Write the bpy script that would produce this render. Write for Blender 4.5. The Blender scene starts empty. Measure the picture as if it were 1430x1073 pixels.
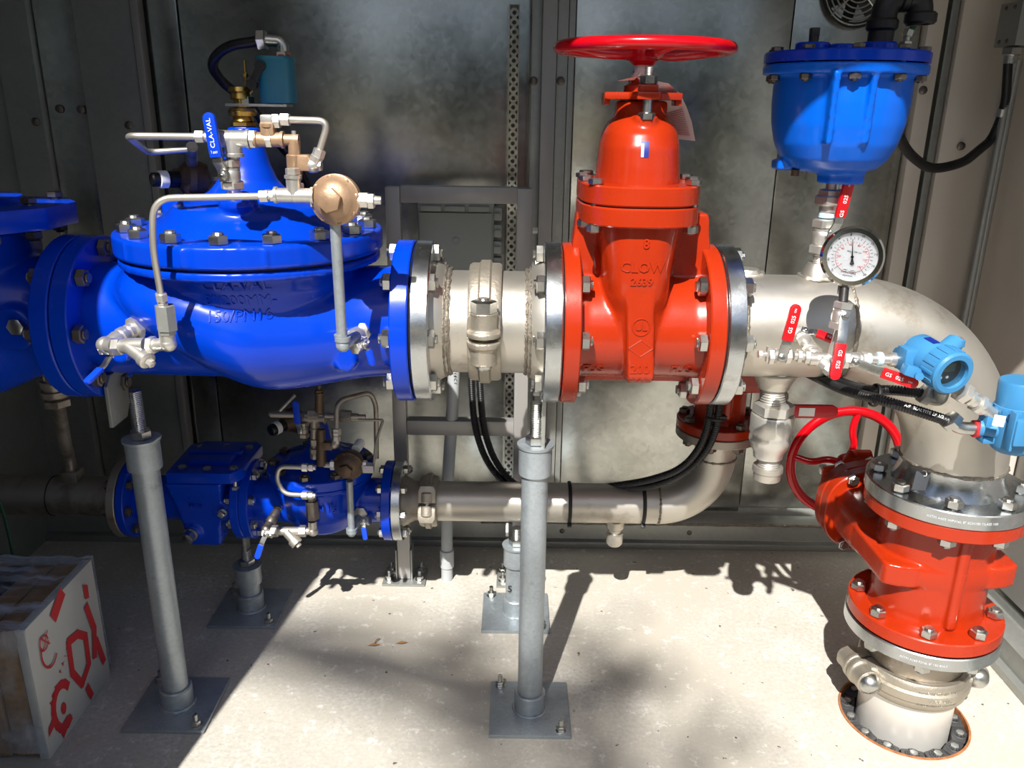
import bpy, bmesh, math, random
from mathutils import Vector as V, Matrix, Euler
from mathutils.bvhtree import BVHTree
pi = math.pi; random.seed(7)
S = bpy.context.scene
col = S.collection
# ---------------------------------------------------------------- camera
F = 1153.0
CAM = Matrix.Translation((0, 0, 1.435)) @ Matrix.Rotation(pi/2-math.radians(18.4), 4, 'X') @ Matrix.Rotation(math.radians(.8), 4, 'Z')
cd = bpy.data.cameras.new('camera'); cd.sensor_width = 36; cd.lens = 36*F/1430; cd.clip_start = .02
cam = bpy.data.objects.new('camera', cd); col.objects.link(cam); cam.matrix_world = CAM; S.camera = cam
# ---------------------------------------------------------------- sky, sun, exposure
SUN = V((.28, 1, -1.17)).normalized()
w = bpy.data.worlds.new('sky'); S.world = w; w.use_nodes = True
wn = w.node_tree; sk = wn.nodes.new('ShaderNodeTexSky'); sk.sky_type = 'NISHITA'; sk.sun_disc = False
sk.sun_elevation = math.asin(-SUN.z); sk.sun_rotation = math.atan2(-SUN.x, -SUN.y); sk.dust_density = 1.5
bg = wn.nodes['Background']; bg.inputs[1].default_value = .10
wn.links.new(sk.outputs[0], bg.inputs[0])
sd = bpy.data.lights.new('sun', 'SUN'); sd.energy = 8.8; sd.angle = math.radians(.6); sd.color = (1, .965, .91)
so = bpy.data.objects.new('sun', sd); col.objects.link(so); so.rotation_euler = SUN.to_track_quat('-Z', 'Y').to_euler(); so.location = (-3, -8, 9)
S.view_settings.view_transform = 'Standard'; S.view_settings.look = 'None'
S.view_settings.exposure = 0.0; S.view_settings.gamma = 1; S.view_settings.use_curve_mapping = False

def A(x, y, Y=None, Z=None, X=None):
    """world point seen at a photograph pixel, at a known distance / height / side"""
    d = CAM.to_3x3() @ V(((x-715)/F, (536.5-y)/F, -1)); c = CAM.translation
    t = (Y-c.y)/d.y if Y is not None else (Z-c.z)/d.z if Z is not None else (X-c.x)/d.x
    return c+d*t
# ---------------------------------------------------------------- materials
def lin(c): return tuple((v/255/12.92 if v <= 10 else ((v/255+.055)/1.055)**2.4) for v in c)+(1,)
def M(name, rgb, metal=0, rough=.5, var=.12, scale=20, bump=0, bscale=120, coat=0, spec=.5, rvar=.1, spangle=0, dirt=None, stretch=None):
    m = bpy.data.materials.new(name); m.use_nodes = True; t = m.node_tree; N = t.nodes; L = t.links
    b = N['Principled BSDF']; b.inputs['Metallic'].default_value = metal; b.inputs['Specular IOR Level'].default_value = spec
    b.inputs['Coat Weight'].default_value = coat; b.inputs['Coat Roughness'].default_value = .06
    tc = N.new('ShaderNodeTexCoord'); mp = N.new('ShaderNodeMapping'); L.new(tc.outputs['Object'], mp.inputs[0])
    if stretch: mp.inputs['Scale'].default_value = stretch
    nz = N.new('ShaderNodeTexNoise'); nz.inputs['Scale'].default_value = scale; nz.inputs['Detail'].default_value = 6; L.new(mp.outputs[0], nz.inputs[0])
    src = nz.outputs[0]
    if spangle:
        vo = N.new('ShaderNodeTexVoronoi'); vo.inputs['Scale'].default_value = spangle; L.new(mp.outputs[0], vo.inputs[0])
        nb = N.new('ShaderNodeVectorMath'); nb.operation = 'SCALE'; nb.inputs['Scale'].default_value = .03
        n3 = N.new('ShaderNodeTexNoise'); n3.inputs['Scale'].default_value = 25; L.new(mp.outputs[0], n3.inputs[0])
        L.new(n3.outputs['Color'], nb.inputs[0]); ad = N.new('ShaderNodeVectorMath'); L.new(mp.outputs[0], ad.inputs[0]); L.new(nb.outputs[0], ad.inputs[1]); L.new(ad.outputs[0], vo.inputs[0])
        sp = N.new('ShaderNodeSeparateColor'); L.new(vo.outputs['Color'], sp.inputs[0])
        mx = N.new('ShaderNodeMix'); mx.inputs[0].default_value = .17; L.new(nz.outputs[0], mx.inputs[2]); L.new(sp.outputs[0], mx.inputs[3]); src = mx.outputs[0]
    c = lin(rgb)
    r = N.new('ShaderNodeValToRGB'); L.new(src, r.inputs[0])
    r.color_ramp.elements[0].position = .25; r.color_ramp.elements[1].position = .75
    r.color_ramp.elements[0].color = tuple(max(0, v*(1-var)) for v in c[:3])+(1,); r.color_ramp.elements[1].color = tuple(min(1, v*(1+var)) for v in c[:3])+(1,)
    out = r.outputs[0]
    if dirt:
        n4 = N.new('ShaderNodeTexNoise'); n4.inputs['Scale'].default_value = dirt[1]; n4.inputs['Detail'].default_value = 8; n4.inputs['Roughness'].default_value = .7; L.new(mp.outputs[0], n4.inputs[0])
        r4 = N.new('ShaderNodeValToRGB'); r4.color_ramp.elements[0].position = dirt[2]; r4.color_ramp.elements[1].position = dirt[2]+.15; L.new(n4.outputs[0], r4.inputs[0])
        m4 = N.new('ShaderNodeMix'); m4.data_type = 'RGBA'; L.new(r4.outputs[0], m4.inputs[0]); L.new(out, m4.inputs[6]); m4.inputs[7].default_value = lin(dirt[0]); out = m4.outputs[2]
    L.new(out, b.inputs['Base Color'])
    mr = N.new('ShaderNodeMapRange'); L.new(src, mr.inputs[0]); mr.inputs[3].default_value = max(.03, rough-rvar); mr.inputs[4].default_value = min(1, rough+rvar); L.new(mr.outputs[0], b.inputs['Roughness'])
    if bump:
        nb2 = N.new('ShaderNodeTexNoise'); nb2.inputs['Scale'].default_value = bscale; nb2.inputs['Detail'].default_value = 4; L.new(mp.outputs[0], nb2.inputs[0])
        bp = N.new('ShaderNodeBump'); bp.inputs['Strength'].default_value = bump; bp.inputs['Distance'].default_value = .004; L.new(nb2.outputs[0], bp.inputs['Height']); L.new(bp.outputs[0], b.inputs['Normal'])
    return m
blue = M('cobalt_paint', (0, 56, 184), 0, .24, .05, 12, .03, 60, .12, .3)
skyb = M('azure_paint', (0, 92, 206), 0, .3, .06, 12, .03, 60, .1, .3)
red = M('vermilion_paint', (160, 42, 11), 0, .26, .06, 14, .05, 70, .15, .4)
wheelred = M('signal_red_paint', (184, 6, 20), 0, .22, .04, 14, .03, 60, .2, .4)
vinred = M('red_vinyl', (190, 16, 26), 0, .35, .04, 20)
vinblue = M('blue_vinyl', (10, 62, 200), 0, .35, .04, 20)
ltblue = M('light_blue_enamel', (60, 126, 174), 0, .4, .04, 20, .04, 200, 0, .35)
teal = M('teal_enamel', (28, 108, 128), 0, .4, .08, 20)
galv = M('galvanised_sheet', (186, 188, 183), .97, .22, .24, 9, .12, 9, 0, .5, .07, 60)
galvd = M('dull_galvanised_steel', (156, 158, 154), .6, .42, .12, 5, .05, 40, 0, .5, .08, 80)
galvp = M('galvanised_pipe', (158, 166, 171), .5, .42, .18, 9, .12, 60, 0, .5, .1, 140, ((128, 134, 138), 14, .58))
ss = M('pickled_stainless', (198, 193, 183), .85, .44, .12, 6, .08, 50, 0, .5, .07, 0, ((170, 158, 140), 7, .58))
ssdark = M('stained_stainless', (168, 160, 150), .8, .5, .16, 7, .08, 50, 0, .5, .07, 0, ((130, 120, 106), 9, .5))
polish = M('machined_steel', (196, 200, 202), 1, .26, .1, 30, .04, 200, 0, .5, .08, 0, ((160, 156, 146), 8, .6))
cast_ss = M('cast_stainless', (176, 168, 154), .8, .48, .12, 14, .25, 160)
zinc = M('zinc_plated_steel', (196, 196, 192), 1, .3, .12, 40, .05, 200)
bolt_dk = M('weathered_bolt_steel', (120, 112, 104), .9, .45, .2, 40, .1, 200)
chrome = M('satin_fitting_steel', (212, 209, 202), .8, .36, .08, 30, .05, 100)
weldm = M('weld_bead', (150, 142, 130), .85, .5, .3, 90, .8, 220)
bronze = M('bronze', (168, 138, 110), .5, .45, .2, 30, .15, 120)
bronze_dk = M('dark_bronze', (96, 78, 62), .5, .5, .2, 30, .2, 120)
brass = M('brass', (196, 160, 84), 1, .28, .1, 30)
alu = M('mill_aluminium', (158, 156, 154), .4, .42, .05, 4, .03, 30, 0, .5, .05, 0, None, (8, 8, .6))
rubber = M('black_rubber', (20, 20, 22), 0, .5, .2, 30)
conduit = M('black_conduit', (24, 24, 26), 0, .38, .2, 40)
pvc = M('grey_pvc', (168, 172, 174), 0, .4, .04, 10)
greybox = M('grey_abs_plastic', (150, 155, 152), 0, .4, .04, 10)
gasket = M('gasket_black', (16, 16, 16), 0, .7)
blackpl = M('black_plastic', (12, 12, 13), 0, .35)
blackiron = M('black_malleable_iron', (48, 46, 46), .4, .45, .2, 30, .1)
white = M('white_print', (236, 236, 232), 0, .5, .02)
dial = M('dial_white', (232, 236, 240), 0, .45, .01)
inkred = M('red_print', (196, 40, 46), 0, .5, .02)
inkblack = M('black_print', (22, 22, 24), 0, .5, .02)
inkblue = M('navy_print', (20, 40, 128), 0, .4, .02)
embred = red; embblue = blue
paper = M('tag_paper', (222, 205, 200), 0, .8, .04)
hardb = M('laminate_board', (190, 190, 184), 0, .4, .06, 8)
chip = M('raw_board_edge', (150, 118, 78), 0, .8, .3, 60)
film = M('stretch_film', (200, 205, 215), 0, .12, .3, 5, .5, 14, 0, .5, .05, 0, None, (1, 6, 1))
ft = film.node_tree; fr_ = ft.nodes.new('ShaderNodeMapRange'); ft.links.new(ft.nodes['Noise Texture'].outputs[0], fr_.inputs[0]); fr_.inputs[1].default_value = .42; fr_.inputs[2].default_value = .68; fr_.inputs[3].default_value = .06; fr_.inputs[4].default_value = .75; ft.links.new(fr_.outputs[0], ft.nodes['Principled BSDF'].inputs['Alpha'])
tagdk = M('dark_tag', (70, 74, 80), .2, .5, .05)
rust = M('rusty_core_edge', (150, 96, 56), 0, .9, .4, 60, .4, 90)
whitepipe = M('satin_steel_pipe', (222, 220, 214), .55, .42, .06, 5, .04, 60, 0, .5, .06, 0, ((190, 184, 174), 10, .66))
greywire = M('green_wire', (20, 80, 50), 0, .5)
glass = M('lens_glass', (255, 255, 255), 0, .03, 0, rvar=0); gb = glass.node_tree.nodes['Principled BSDF']; gb.inputs['Transmission Weight'].default_value = 1; gb.inputs['IOR'].default_value = 1.3
lcd = M('lcd_screen', (40, 48, 44), 0, .2, .1)
leafm = M('tree_foliage', (58, 84, 34), 0, .6, .4, 2)
barkm = M('tree_bark', (70, 56, 44), 0, .9, .3, 8)
dryleaf = M('dry_leaf', (150, 110, 70), 0, .8, .2)
ptfe = M('thread_seal_tape', (190, 222, 236), 0, .5, .05)
gravel = M('leaf_litter_ground', (62, 58, 48), 0, .95, .35, 30, .5, 60)

zinclit = M('right_lit_zinc_sheet', (222, 214, 202), .2, .5, .08, 4, .04, 30)  # paler zinc: the stronger light on the right side is put into its colour
palepanel = M('pale_grey_panel', (188, 188, 186), .15, .42, .05, 4)
def concrete():
    m = bpy.data.materials.new('brushed_concrete'); m.use_nodes = True; t = m.node_tree; N = t.nodes; L = t.links; b = N['Principled BSDF']
    tc = N.new('ShaderNodeTexCoord')
    def nz(s, d=8, r=.6):
        n = N.new('ShaderNodeTexNoise'); n.inputs['Scale'].default_value = s; n.inputs['Detail'].default_value = d; n.inputs['Roughness'].default_value = r; L.new(tc.outputs['Object'], n.inputs[0]); return n.outputs[0]
    def ramp(i, a, ca, bb, cb):
        r = N.new('ShaderNodeValToRGB'); e = r.color_ramp.elements; e[0].position = a; e[1].position = bb; e[0].color = lin(ca); e[1].color = lin(cb); L.new(i, r.inputs[0]); return r.outputs[0]
    def mix(f, a, bb, mode='MIX', fac=None):
        x = N.new('ShaderNodeMix'); x.data_type = 'RGBA'; x.blend_type = mode
        if f is None: x.inputs[0].default_value = fac
        else: L.new(f, x.inputs[0])
        L.new(a, x.inputs[6]); 
        if isinstance(bb, tuple): x.inputs[7].default_value = lin(bb)
        else: L.new(bb, x.inputs[7])
        return x.outputs[2]
    base = ramp(nz(3.2, 9, .65), .3, (186, 182, 172), .7, (216, 212, 204))
    fine = ramp(nz(90, 5), .3, (120, 118, 112), .75, (255, 255, 255))
    c = mix(None, base, fine, 'MULTIPLY', .5); c = mix(ramp(nz(1.6, 9, .7), .40, (255, 255, 255), .66, (0, 0, 0)), c, (178, 172, 160))
    c = mix(ramp(nz(26, 8, .75), .56, (0, 0, 0), .72, (255, 255, 255)), c, (228, 225, 218))
    c = mix(ramp(nz(44, 4, .5), .70, (0, 0, 0), .73, (255, 255, 255)), c, (92, 88, 80))
    L.new(c, b.inputs['Base Color']); b.inputs['Roughness'].default_value = .88; b.inputs['Specular IOR Level'].default_value = .25
    bp = N.new('ShaderNodeBump'); bp.inputs['Strength'].default_value = .3; bp.inputs['Distance'].default_value = .003; L.new(nz(120, 6), bp.inputs['Height']); L.new(bp.outputs[0], b.inputs['Normal'])
    return m
conc = concrete()
# ---------------------------------------------------------------- geometry helpers
def frame(o, axis, up=None):
    z = V(axis).normalized(); u = V(up) if up is not None else (V((0, 0, 1)) if abs(z.z) < .9 else V((0, -1, 0)))
    x = u.cross(z)
    if x.length < 1e-6: x = V((1, 0, 0)).cross(z)
    x.normalize(); y = z.cross(x)
    return Matrix(((x.x, y.x, z.x, o[0]), (x.y, y.y, z.y, o[1]), (x.z, y.z, z.z, o[2]), (0, 0, 0, 1)))
class G:
    def __init__(s, Mx=None): s.v = []; s.f = []; s.M = Mx or Matrix()
    def add(s, vs, fs, m=None):
        o = len(s.v); T = s.M @ m if m is not None else s.M
        s.v += [T @ V(p) for p in vs]; s.f += [[i+o for i in f] for f in fs]; return s
    def lathe(s, prof, o=(0, 0, 0), axis=(0, 0, 1), seg=28, sx=1, sy=1, up=None, ph=0):
        m = frame(o, axis, up); vs = []; rings = []
        for r, t in prof:
            if r < 1e-6: rings.append([len(vs)]); vs.append((0, 0, t))
            else:
                rings.append(list(range(len(vs), len(vs)+seg)))
                for k in range(seg):
                    a = 2*pi*(k+ph)/seg; vs.append((r*sx*math.cos(a), r*sy*math.sin(a), t))
        fs = []
        for a, b in zip(rings, rings[1:]):
            for k in range(seg):
                q = (k+1) % seg
                if len(a) == 1 and len(b) == 1: continue
                if len(a) == 1: fs.append([a[0], b[q], b[k]])
                elif len(b) == 1: fs.append([a[k], a[q], b[0]])
                else: fs.append([a[k], a[q], b[q], b[k]])
        if len(rings[0]) > 1: fs.append(rings[0][::-1])
        if len(rings[-1]) > 1: fs.append(rings[-1][:])
        return s.add(vs, fs, m)
    def cyl(s, p0, p1, r, r2=None, seg=20, ch=0):
        d = V(p1)-V(p0); L = d.length; r2 = r if r2 is None else r2
        pr = [(r-ch, 0), (r, ch), (r2, L-ch), (r2-ch, L)] if ch else [(r, 0), (r2, L)]
        return s.lathe(pr, p0, d, seg)
    def ring(s, c, axis, ro, ri, t, seg=32, ch=.002):
        m = frame(c, axis); vs = []; n = seg
        pf = [(ri, 0), (ro-ch, 0), (ro, ch), (ro, t-ch), (ro-ch, t), (ri, t)]
        for r, z in pf: vs += [(r*math.cos(2*pi*k/n), r*math.sin(2*pi*k/n), z) for k in range(n)]
        fs = [[i*n+k, i*n+(k+1) % n, j*n+(k+1) % n, j*n+k] for i, j in zip(range(6), [1, 2, 3, 4, 5, 0]) for k in range(n)]
        return s.add(vs, fs, m)
    def hexa(s, o, axis, af, h, up=None, ph=0, ch=.12):
        r = af/math.sqrt(3); c = af*ch
        m = frame(o, axis, up); vs = []
        rr = [(r-c*.8, 0), (r, c*.5), (r, h-c*.5), (r-c*.8, h)]
        for q, z in rr: vs += [(q*math.cos(pi/3*k+ph), q*math.sin(pi/3*k+ph), z) for k in range(6)]
        fs = [[i*6+k, i*6+(k+1) % 6, i*6+6+(k+1) % 6, i*6+6+k] for i in range(3) for k in range(6)]+[[5, 4, 3, 2, 1, 0], [18, 19, 20, 21, 22, 23]]
        return s.add(vs, fs, m)
    def sphere(s, c, r, seg=20, sc=(1, 1, 1), n=10):
        pr = [(r*math.sin(pi*i/n), -r*math.cos(pi*i/n)) for i in range(n+1)]; pr[0] = (0, -r); pr[-1] = (0, r)
        o = len(s.v); g = G(); g.lathe(pr, (0, 0, 0), (0, 0, 1), seg)
        return s.add([(p.x*sc[0], p.y*sc[1], p.z*sc[2]) for p in g.v], g.f, Matrix.Translation(c))
    def torus(s, c, axis, R, r, seg=48, n=12, sz=1, a0=0, a1=2*pi, wob=0):
        m = frame(c, axis); full = abs(a1-a0-2*pi) < 1e-6; k = seg if full else seg+1; vs = []
        for i in range(k):
            a = a0+(a1-a0)*i/seg; rr = r*(1+wob*random.uniform(-1, 1)) if wob else r
            vs += [((R+rr*math.cos(2*pi*j/n))*math.cos(a), (R+rr*math.cos(2*pi*j/n))*math.sin(a), rr*sz*math.sin(2*pi*j/n)) for j in range(n)]
        fs = [[i % k*n+j, (i+1) % k*n+j, (i+1) % k*n+(j+1) % n, i % k*n+(j+1) % n] for i in range(seg) for j in range(n)]
        if not full: fs += [list(range(n))[::-1], [seg*n+j for j in range(n)]]
        return s.add(vs, fs, m)
    def box(s, c, size, rot=None, bev=0):
        bm = bmesh.new(); bmesh.ops.create_cube(bm, size=1); bmesh.ops.scale(bm, vec=size, verts=bm.verts)
        if bev: bmesh.ops.bevel(bm, geom=bm.edges[:], offset=bev, segments=2, affect='EDGES', profile=.6)
        bm.verts.index_update(); m = Matrix.Translation(c)
        if rot is not None: m = m @ (rot if isinstance(rot, Matrix) else Euler(rot).to_matrix().to_4x4())
        s.add([v.co[:] for v in bm.verts], [[v.index for v in f.verts] for f in bm.faces], m); bm.free(); return s
    def prism(s, poly, m, h, bev=0):
        bm = bmesh.new(); lo = [bm.verts.new((x, y, 0)) for x, y in poly]; hi = [bm.verts.new((x, y, h)) for x, y in poly]; n = len(poly)
        bm.faces.new(lo[::-1]); bm.faces.new(hi)
        for k in range(n): bm.faces.new((lo[k], lo[(k+1) % n], hi[(k+1) % n], hi[k]))
        if bev:
            bm.normal_update(); bmesh.ops.bevel(bm, geom=[e for e in bm.edges if e.calc_face_angle(0) > .5], offset=bev, segments=2, affect='EDGES', profile=.6)
        bm.verts.index_update(); s.add([v.co[:] for v in bm.verts], [[v.index for v in f.verts] for f in bm.faces], m); bm.free(); return s
    def loft(s, rings, cap=True):
        n = len(rings[0]); vs = [p for r in rings for p in r]
        fs = [[i*n+k, i*n+(k+1) % n, i*n+n+(k+1) % n, i*n+n+k] for i in range(len(rings)-1) for k in range(n)]
        if cap: fs += [list(range(n))[::-1], [(len(rings)-1)*n+k for k in range(n)]]
        return s.add(vs, fs)
    def tube(s, pts, r, seg=10, bend=.03, ribs=0, depth=.12, caps=True, n=6):
        P = path(pts, bend, n)
        if ribs: P = resample(P, ribs/2)
        vs = []; N = len(P); T = [(P[min(i+1, N-1)]-P[max(i-1, 0)]).normalized() for i in range(N)]
        u = T[0].orthogonal().normalized()
        for i in range(N):
            u = (u-T[i]*u.dot(T[i])).normalized(); q = T[i].cross(u); rr = r*(1-depth*(i % 2)) if ribs else r
            vs += [P[i]+(u*math.cos(2*pi*k/seg)+q*math.sin(2*pi*k/seg))*rr for k in range(seg)]
        fs = [[i*seg+k, i*seg+(k+1) % seg, i*seg+seg+(k+1) % seg, i*seg+seg+k] for i in range(N-1) for k in range(seg)]
        if caps: fs += [list(range(seg))[::-1], [(N-1)*seg+k for k in range(seg)]]
        return s.add(vs, fs)
    def thread(s, p0, p1, r, pitch=.003, seg=14):
        d = V(p1)-V(p0); n = max(2, int(d.length/pitch)); pr = []
        for k in range(n): pr += [(r*.9, d.length*k/n), (r, d.length*(k+.5)/n)]
        return s.lathe(pr, p0, d, seg)
    def text(s, body, m, size, ext=.0006, align='CENTER', drape=None, bold=0, sx=1):
        cu = bpy.data.curves.new('t', 'FONT'); cu.body = body; cu.size = size; cu.extrude = ext; cu.align_x = align; cu.align_y = 'CENTER'; cu.resolution_u = 2; cu.offset = bold
        ob = bpy.data.objects.new('t', cu); me = bpy.data.meshes.new_from_object(ob)
        vs = [(v.co.x*sx, v.co.y, v.co.z) for v in me.vertices]; fs = [list(p.vertices) for p in me.polygons]
        if drape:
            bvh, off = drape; d = -(m.to_3x3() @ V((0, 0, 1))).normalized(); out = []
            for x, y, z in vs:
                o = m @ V((x, y, 0)); h = bvh.ray_cast(o-d*.3, d)[0]
                out.append((h if h is not None else o)-d*(z+off))
            s.add(out, fs)
        else: s.add(vs, fs, m)
        bpy.data.objects.remove(ob); bpy.data.curves.remove(cu); bpy.data.meshes.remove(me); return s
    def mesh(s, name='mesh', ang=38):
        me = bpy.data.meshes.new(name); me.from_pydata([tuple(v) for v in s.v], [], s.f)
        bm = bmesh.new(); bm.from_mesh(me); bmesh.ops.recalc_face_normals(bm, faces=bm.faces); bm.to_mesh(me); bm.free()
        for p in me.polygons: p.use_smooth = True
        me.set_sharp_from_angle(angle=math.radians(ang)); return me
    def cast(s, voxel=.004, it=4, name='cast'):
        """weld overlapping solids into one casting with soft fillets"""
        me = s.mesh(name); ob = bpy.data.objects.new('tmp', me); col.objects.link(ob)
        r = ob.modifiers.new('r', 'REMESH'); r.mode = 'VOXEL'; r.voxel_size = voxel
        q = ob.modifiers.new('s', 'SMOOTH'); q.factor = .5; q.iterations = it
        dg = bpy.context.evaluated_depsgraph_get(); m2 = bpy.data.meshes.new_from_object(ob.evaluated_get(dg))
        bpy.data.objects.remove(ob); bpy.data.meshes.remove(me)
        for p in m2.polygons: p.use_smooth = True
        return m2
    def bvh(s): return BVHTree.FromPolygons([tuple(v) for v in s.v], s.f)
def bvh_of(me): return BVHTree.FromPolygons([tuple(v.co) for v in me.vertices], [list(p.vertices) for p in me.polygons])
def path(pts, bend, n=6):
    pts = [V(p) for p in pts]; out = [pts[0]]
    for a, b, c in zip(pts, pts[1:], pts[2:]):
        u = (a-b); w_ = (c-b); d = min(bend, u.length*.48, w_.length*.48); p0 = b+u.normalized()*d; p1 = b+w_.normalized()*d
        out += [p0*(1-t)**2+b*2*t*(1-t)+p1*t*t for t in [i/n for i in range(n+1)]]
    return out+[pts[-1]]
def resample(P, step):
    out = [P[0]]; acc = 0
    for a, b in zip(P, P[1:]):
        L = (b-a).length; t = step-acc
        while t <= L: out.append(a+(b-a)*(t/L)); t += step
        acc = (acc+L) % step
    return out
def thing(name, label, cat, loc=(0, 0, 0), group=None):
    o = bpy.data.objects.new(name, None); o.empty_display_size = .05; col.objects.link(o); o.location = loc; o['label'] = label; o['category'] = cat
    if group: o['group'] = group
    return o
def org(p):
    q = V((0, 0, 0))
    while p is not None: q += p.location; p = p.parent
    return q
def put(name, g, mat, parent=None, label=None, ang=38, kind=None):
    """link geometry (world coordinates) as one mesh object under its parent"""
    me = g.mesh(name, ang) if isinstance(g, G) else g
    o = bpy.data.objects.new(name, me); col.objects.link(o); me.materials.clear(); me.materials.append(mat)
    if parent is not None:
        me.transform(Matrix.Translation(-org(parent))); o.parent = parent
    if label: o['label'] = label
    if kind or name in ('weld_bead', 'cast_lettering', 'stamped_lettering', 'printed_lines', 'printing'): o['kind'] = kind or 'stuff'
    return o
def inst(name, me, m, parent, label=None):
    o = bpy.data.objects.new(name, me); col.objects.link(o)
    if parent is not None: o.parent = parent; m = Matrix.Translation(-org(parent)) @ m
    o.matrix_local = m
    if label: o['label'] = label
    return o
def tag(o, label, cat, group=None):
    o['label'] = label; o['category'] = cat
    if group: o['group'] = group
    return o
def struct(name, g, mat, parent=None, ang=38):
    o = put(name, g, mat, parent, ang=ang)
    if parent is None: o['kind'] = 'structure'
    return o
_bm = {}
def bolt_mesh(d, L, mat, top='nut', bot='nut', ext=.35):
    """axis +Z, grip from 0 to L, head/nut at each end"""
    k = (d, round(L, 4), mat.name, top, bot)
    if k not in _bm:
        g = G(); af = d*1.6
        g.cyl((0, 0, 0), (0, 0, L), d/2, seg=10)
        for z, sg, kind in ((L, 1, top), (0, -1, bot)):
            if kind == 'nut':
                g.hexa((0, 0, z), (0, 0, sg), af, d*.85); g.thread((0, 0, z+sg*d*.85), (0, 0, z+sg*d*(.85+ext)), d/2, d/7, 10)
            elif kind == 'head':
                g.hexa((0, 0, z), (0, 0, sg), af, d*.65)
            elif kind == 'washernut':
                g.cyl((0, 0, z), (0, 0, z+sg*d*.15), d*1.05, seg=14); g.hexa((0, 0, z+sg*d*.15), (0, 0, sg), af, d*.85); g.cyl((0, 0, z+sg*d), (0, 0, z+sg*d*(1+ext)), d/2, seg=12, ch=d*.1)
        me = g.mesh('bolt', 30); me.materials.append(mat); _bm[k] = me
    return _bm[k]
def bolts(parent, c, axis, R, n, ph, d, L, mat, up=None, top='nut', bot='nut', name='bolt', skip=(), ext=.35):
    m = frame(c, axis, up); me = bolt_mesh(d, L, mat, top, bot, ext)
    for k in range(n):
        if k in skip: continue
        a = 2*pi*k/n+ph
        inst(name, me, m @ Matrix.Translation((R*math.cos(a), R*math.sin(a), 0)) @ Matrix.Rotation(random.random()*1.0, 4, 'Z'), parent)
# ================================================================ SETTING
HX, HY, HR = .996, 1.715, .152
WY, RX, LX = 2.65, 1.45, -1.60
def floor():
    g = G(); n = 64; x0, x1, y0, y1 = -2.0, 2.0, -.9, 2.9; vs = []; fs = []
    for z in (0, -.12):
        for k in range(n):
            a = 2*pi*k/n; vs.append((HX+HR*math.cos(a), HY+HR*math.sin(a), z))
    for k in range(n): fs.append([k, (k+1) % n, n+(k+1) % n, n+k])
    # square ring around the core hole
    o = len(vs)
    for k in range(n):
        a = 2*pi*k/n; c, s_ = math.cos(a), math.sin(a); q = .4/max(abs(c), abs(s_)); vs.append((HX+q*c, HY+q*s_, 0))
    for k in range(n): fs.append([k, o+k, o+(k+1) % n, (k+1) % n])
    X = [x0, HX-.4, HX+.4, x1]; Y = [y0, HY-.4, HY+.4, y1]
    for i in range(3):
        for j in range(3):
            if i == 1 and j == 1: continue
            b = len(vs); vs += [(X[i], Y[j], 0), (X[i+1], Y[j], 0), (X[i+1], Y[j+1], 0), (X[i], Y[j+1], 0)]; fs.append([b, b+1, b+2, b+3])
    b = len(vs); vs += [(HX-.2, HY-.2, -.12), (HX+.2, HY-.2, -.12), (HX+.2, HY+.2, -.12), (HX-.2, HY+.2, -.12)]; fs.append([b, b+1, b+2, b+3])
    g.add(vs, fs); f = struct('floor', g, conc)
    r = G(); r.ring((HX, HY, -.05), (0, 0, 1), HR+.001, HR-.004, .053, 64, .001); put('core_edge', r, rust, f, 'rusty orange rim of the cored hole')
    return f
floor()
g = G(); g.box((0, -20, -.25), (90, 50, .2)); struct('ground', g, gravel)
# back wall: sheet plus proud panels and ribs
g = G(); g.box((-.075, WY+.03, 1.15), (3.16, .04, 2.3)); wb = struct('wall_back', g, galv)
def strip(x0, x1, y, z0=.09, z1=2.25, th=.02, mat=galv, name='panel', par=None, bev=.002, label=None):
    g = G(); g.box(((x0+x1)/2, y+th/2, (z0+z1)/2), (x1-x0, th, z1-z0), None, bev); return put(name, g, mat, par or wb, label)
strip(-1.60, -1.535, 2.62, mat=galvd); strip(-1.523, -1.418, 2.595, th=.05, mat=galvd)
strip(-1.414, -1.296, 2.625); strip(-1.292, -1.125, 2.612, th=.035, mat=galvd)
strip(-1.119, -1.098, 2.60, th=.045, mat=alu, name='edge_trim'); strip(-1.078, -.995, 2.628, mat=galv)
strip(-.990, .040, 2.632, th=.014)
strip(.044, .074, 2.60, th=.045, mat=galvd, name='edge_trim'); strip(.074, .116, 2.575, th=.07, mat=alu, name='post')
strip(.118, .150, 2.60, th=.045, mat=galvd, name='edge_trim'); strip(.152, .170, 2.612, th=.03, mat=galvd, name='edge_trim')
strip(.174, .806, 2.632, th=.014); strip(.810, 1.185, 2.634, th=.012)
strip(1.190, 1.238, 2.60, th=.045, mat=zinclit, name='post'); strip(1.256, 1.278, 2.612, th=.03, mat=galvd, name='edge_trim')
strip(1.282, 1.445, 2.595, th=.05, mat=zinclit, name='post')
scr = G(); scr.lathe([(.0, .007), (.007, .0065), (.012, .003), (.0125, 0)][::-1], (0, 0, 0), (0, 0, 1), 14); scr.hexa((0, 0, .003), (0, 0, 1), .012, .006)
sme = scr.mesh('screw'); sme.materials.append(bolt_dk)
for x, y, Y in ((50, 170, 2.592), (180, 175, 2.61), (83, 152, 2.622), (113, 153, 2.61), (1342, 204, 2.592), (745, 113, 2.598), (783, 113, 2.598), (1289, 126, 2.598)):
    inst('screw', sme, frame(A(x, y, Y), (0, -1, 0)), wb)
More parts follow.
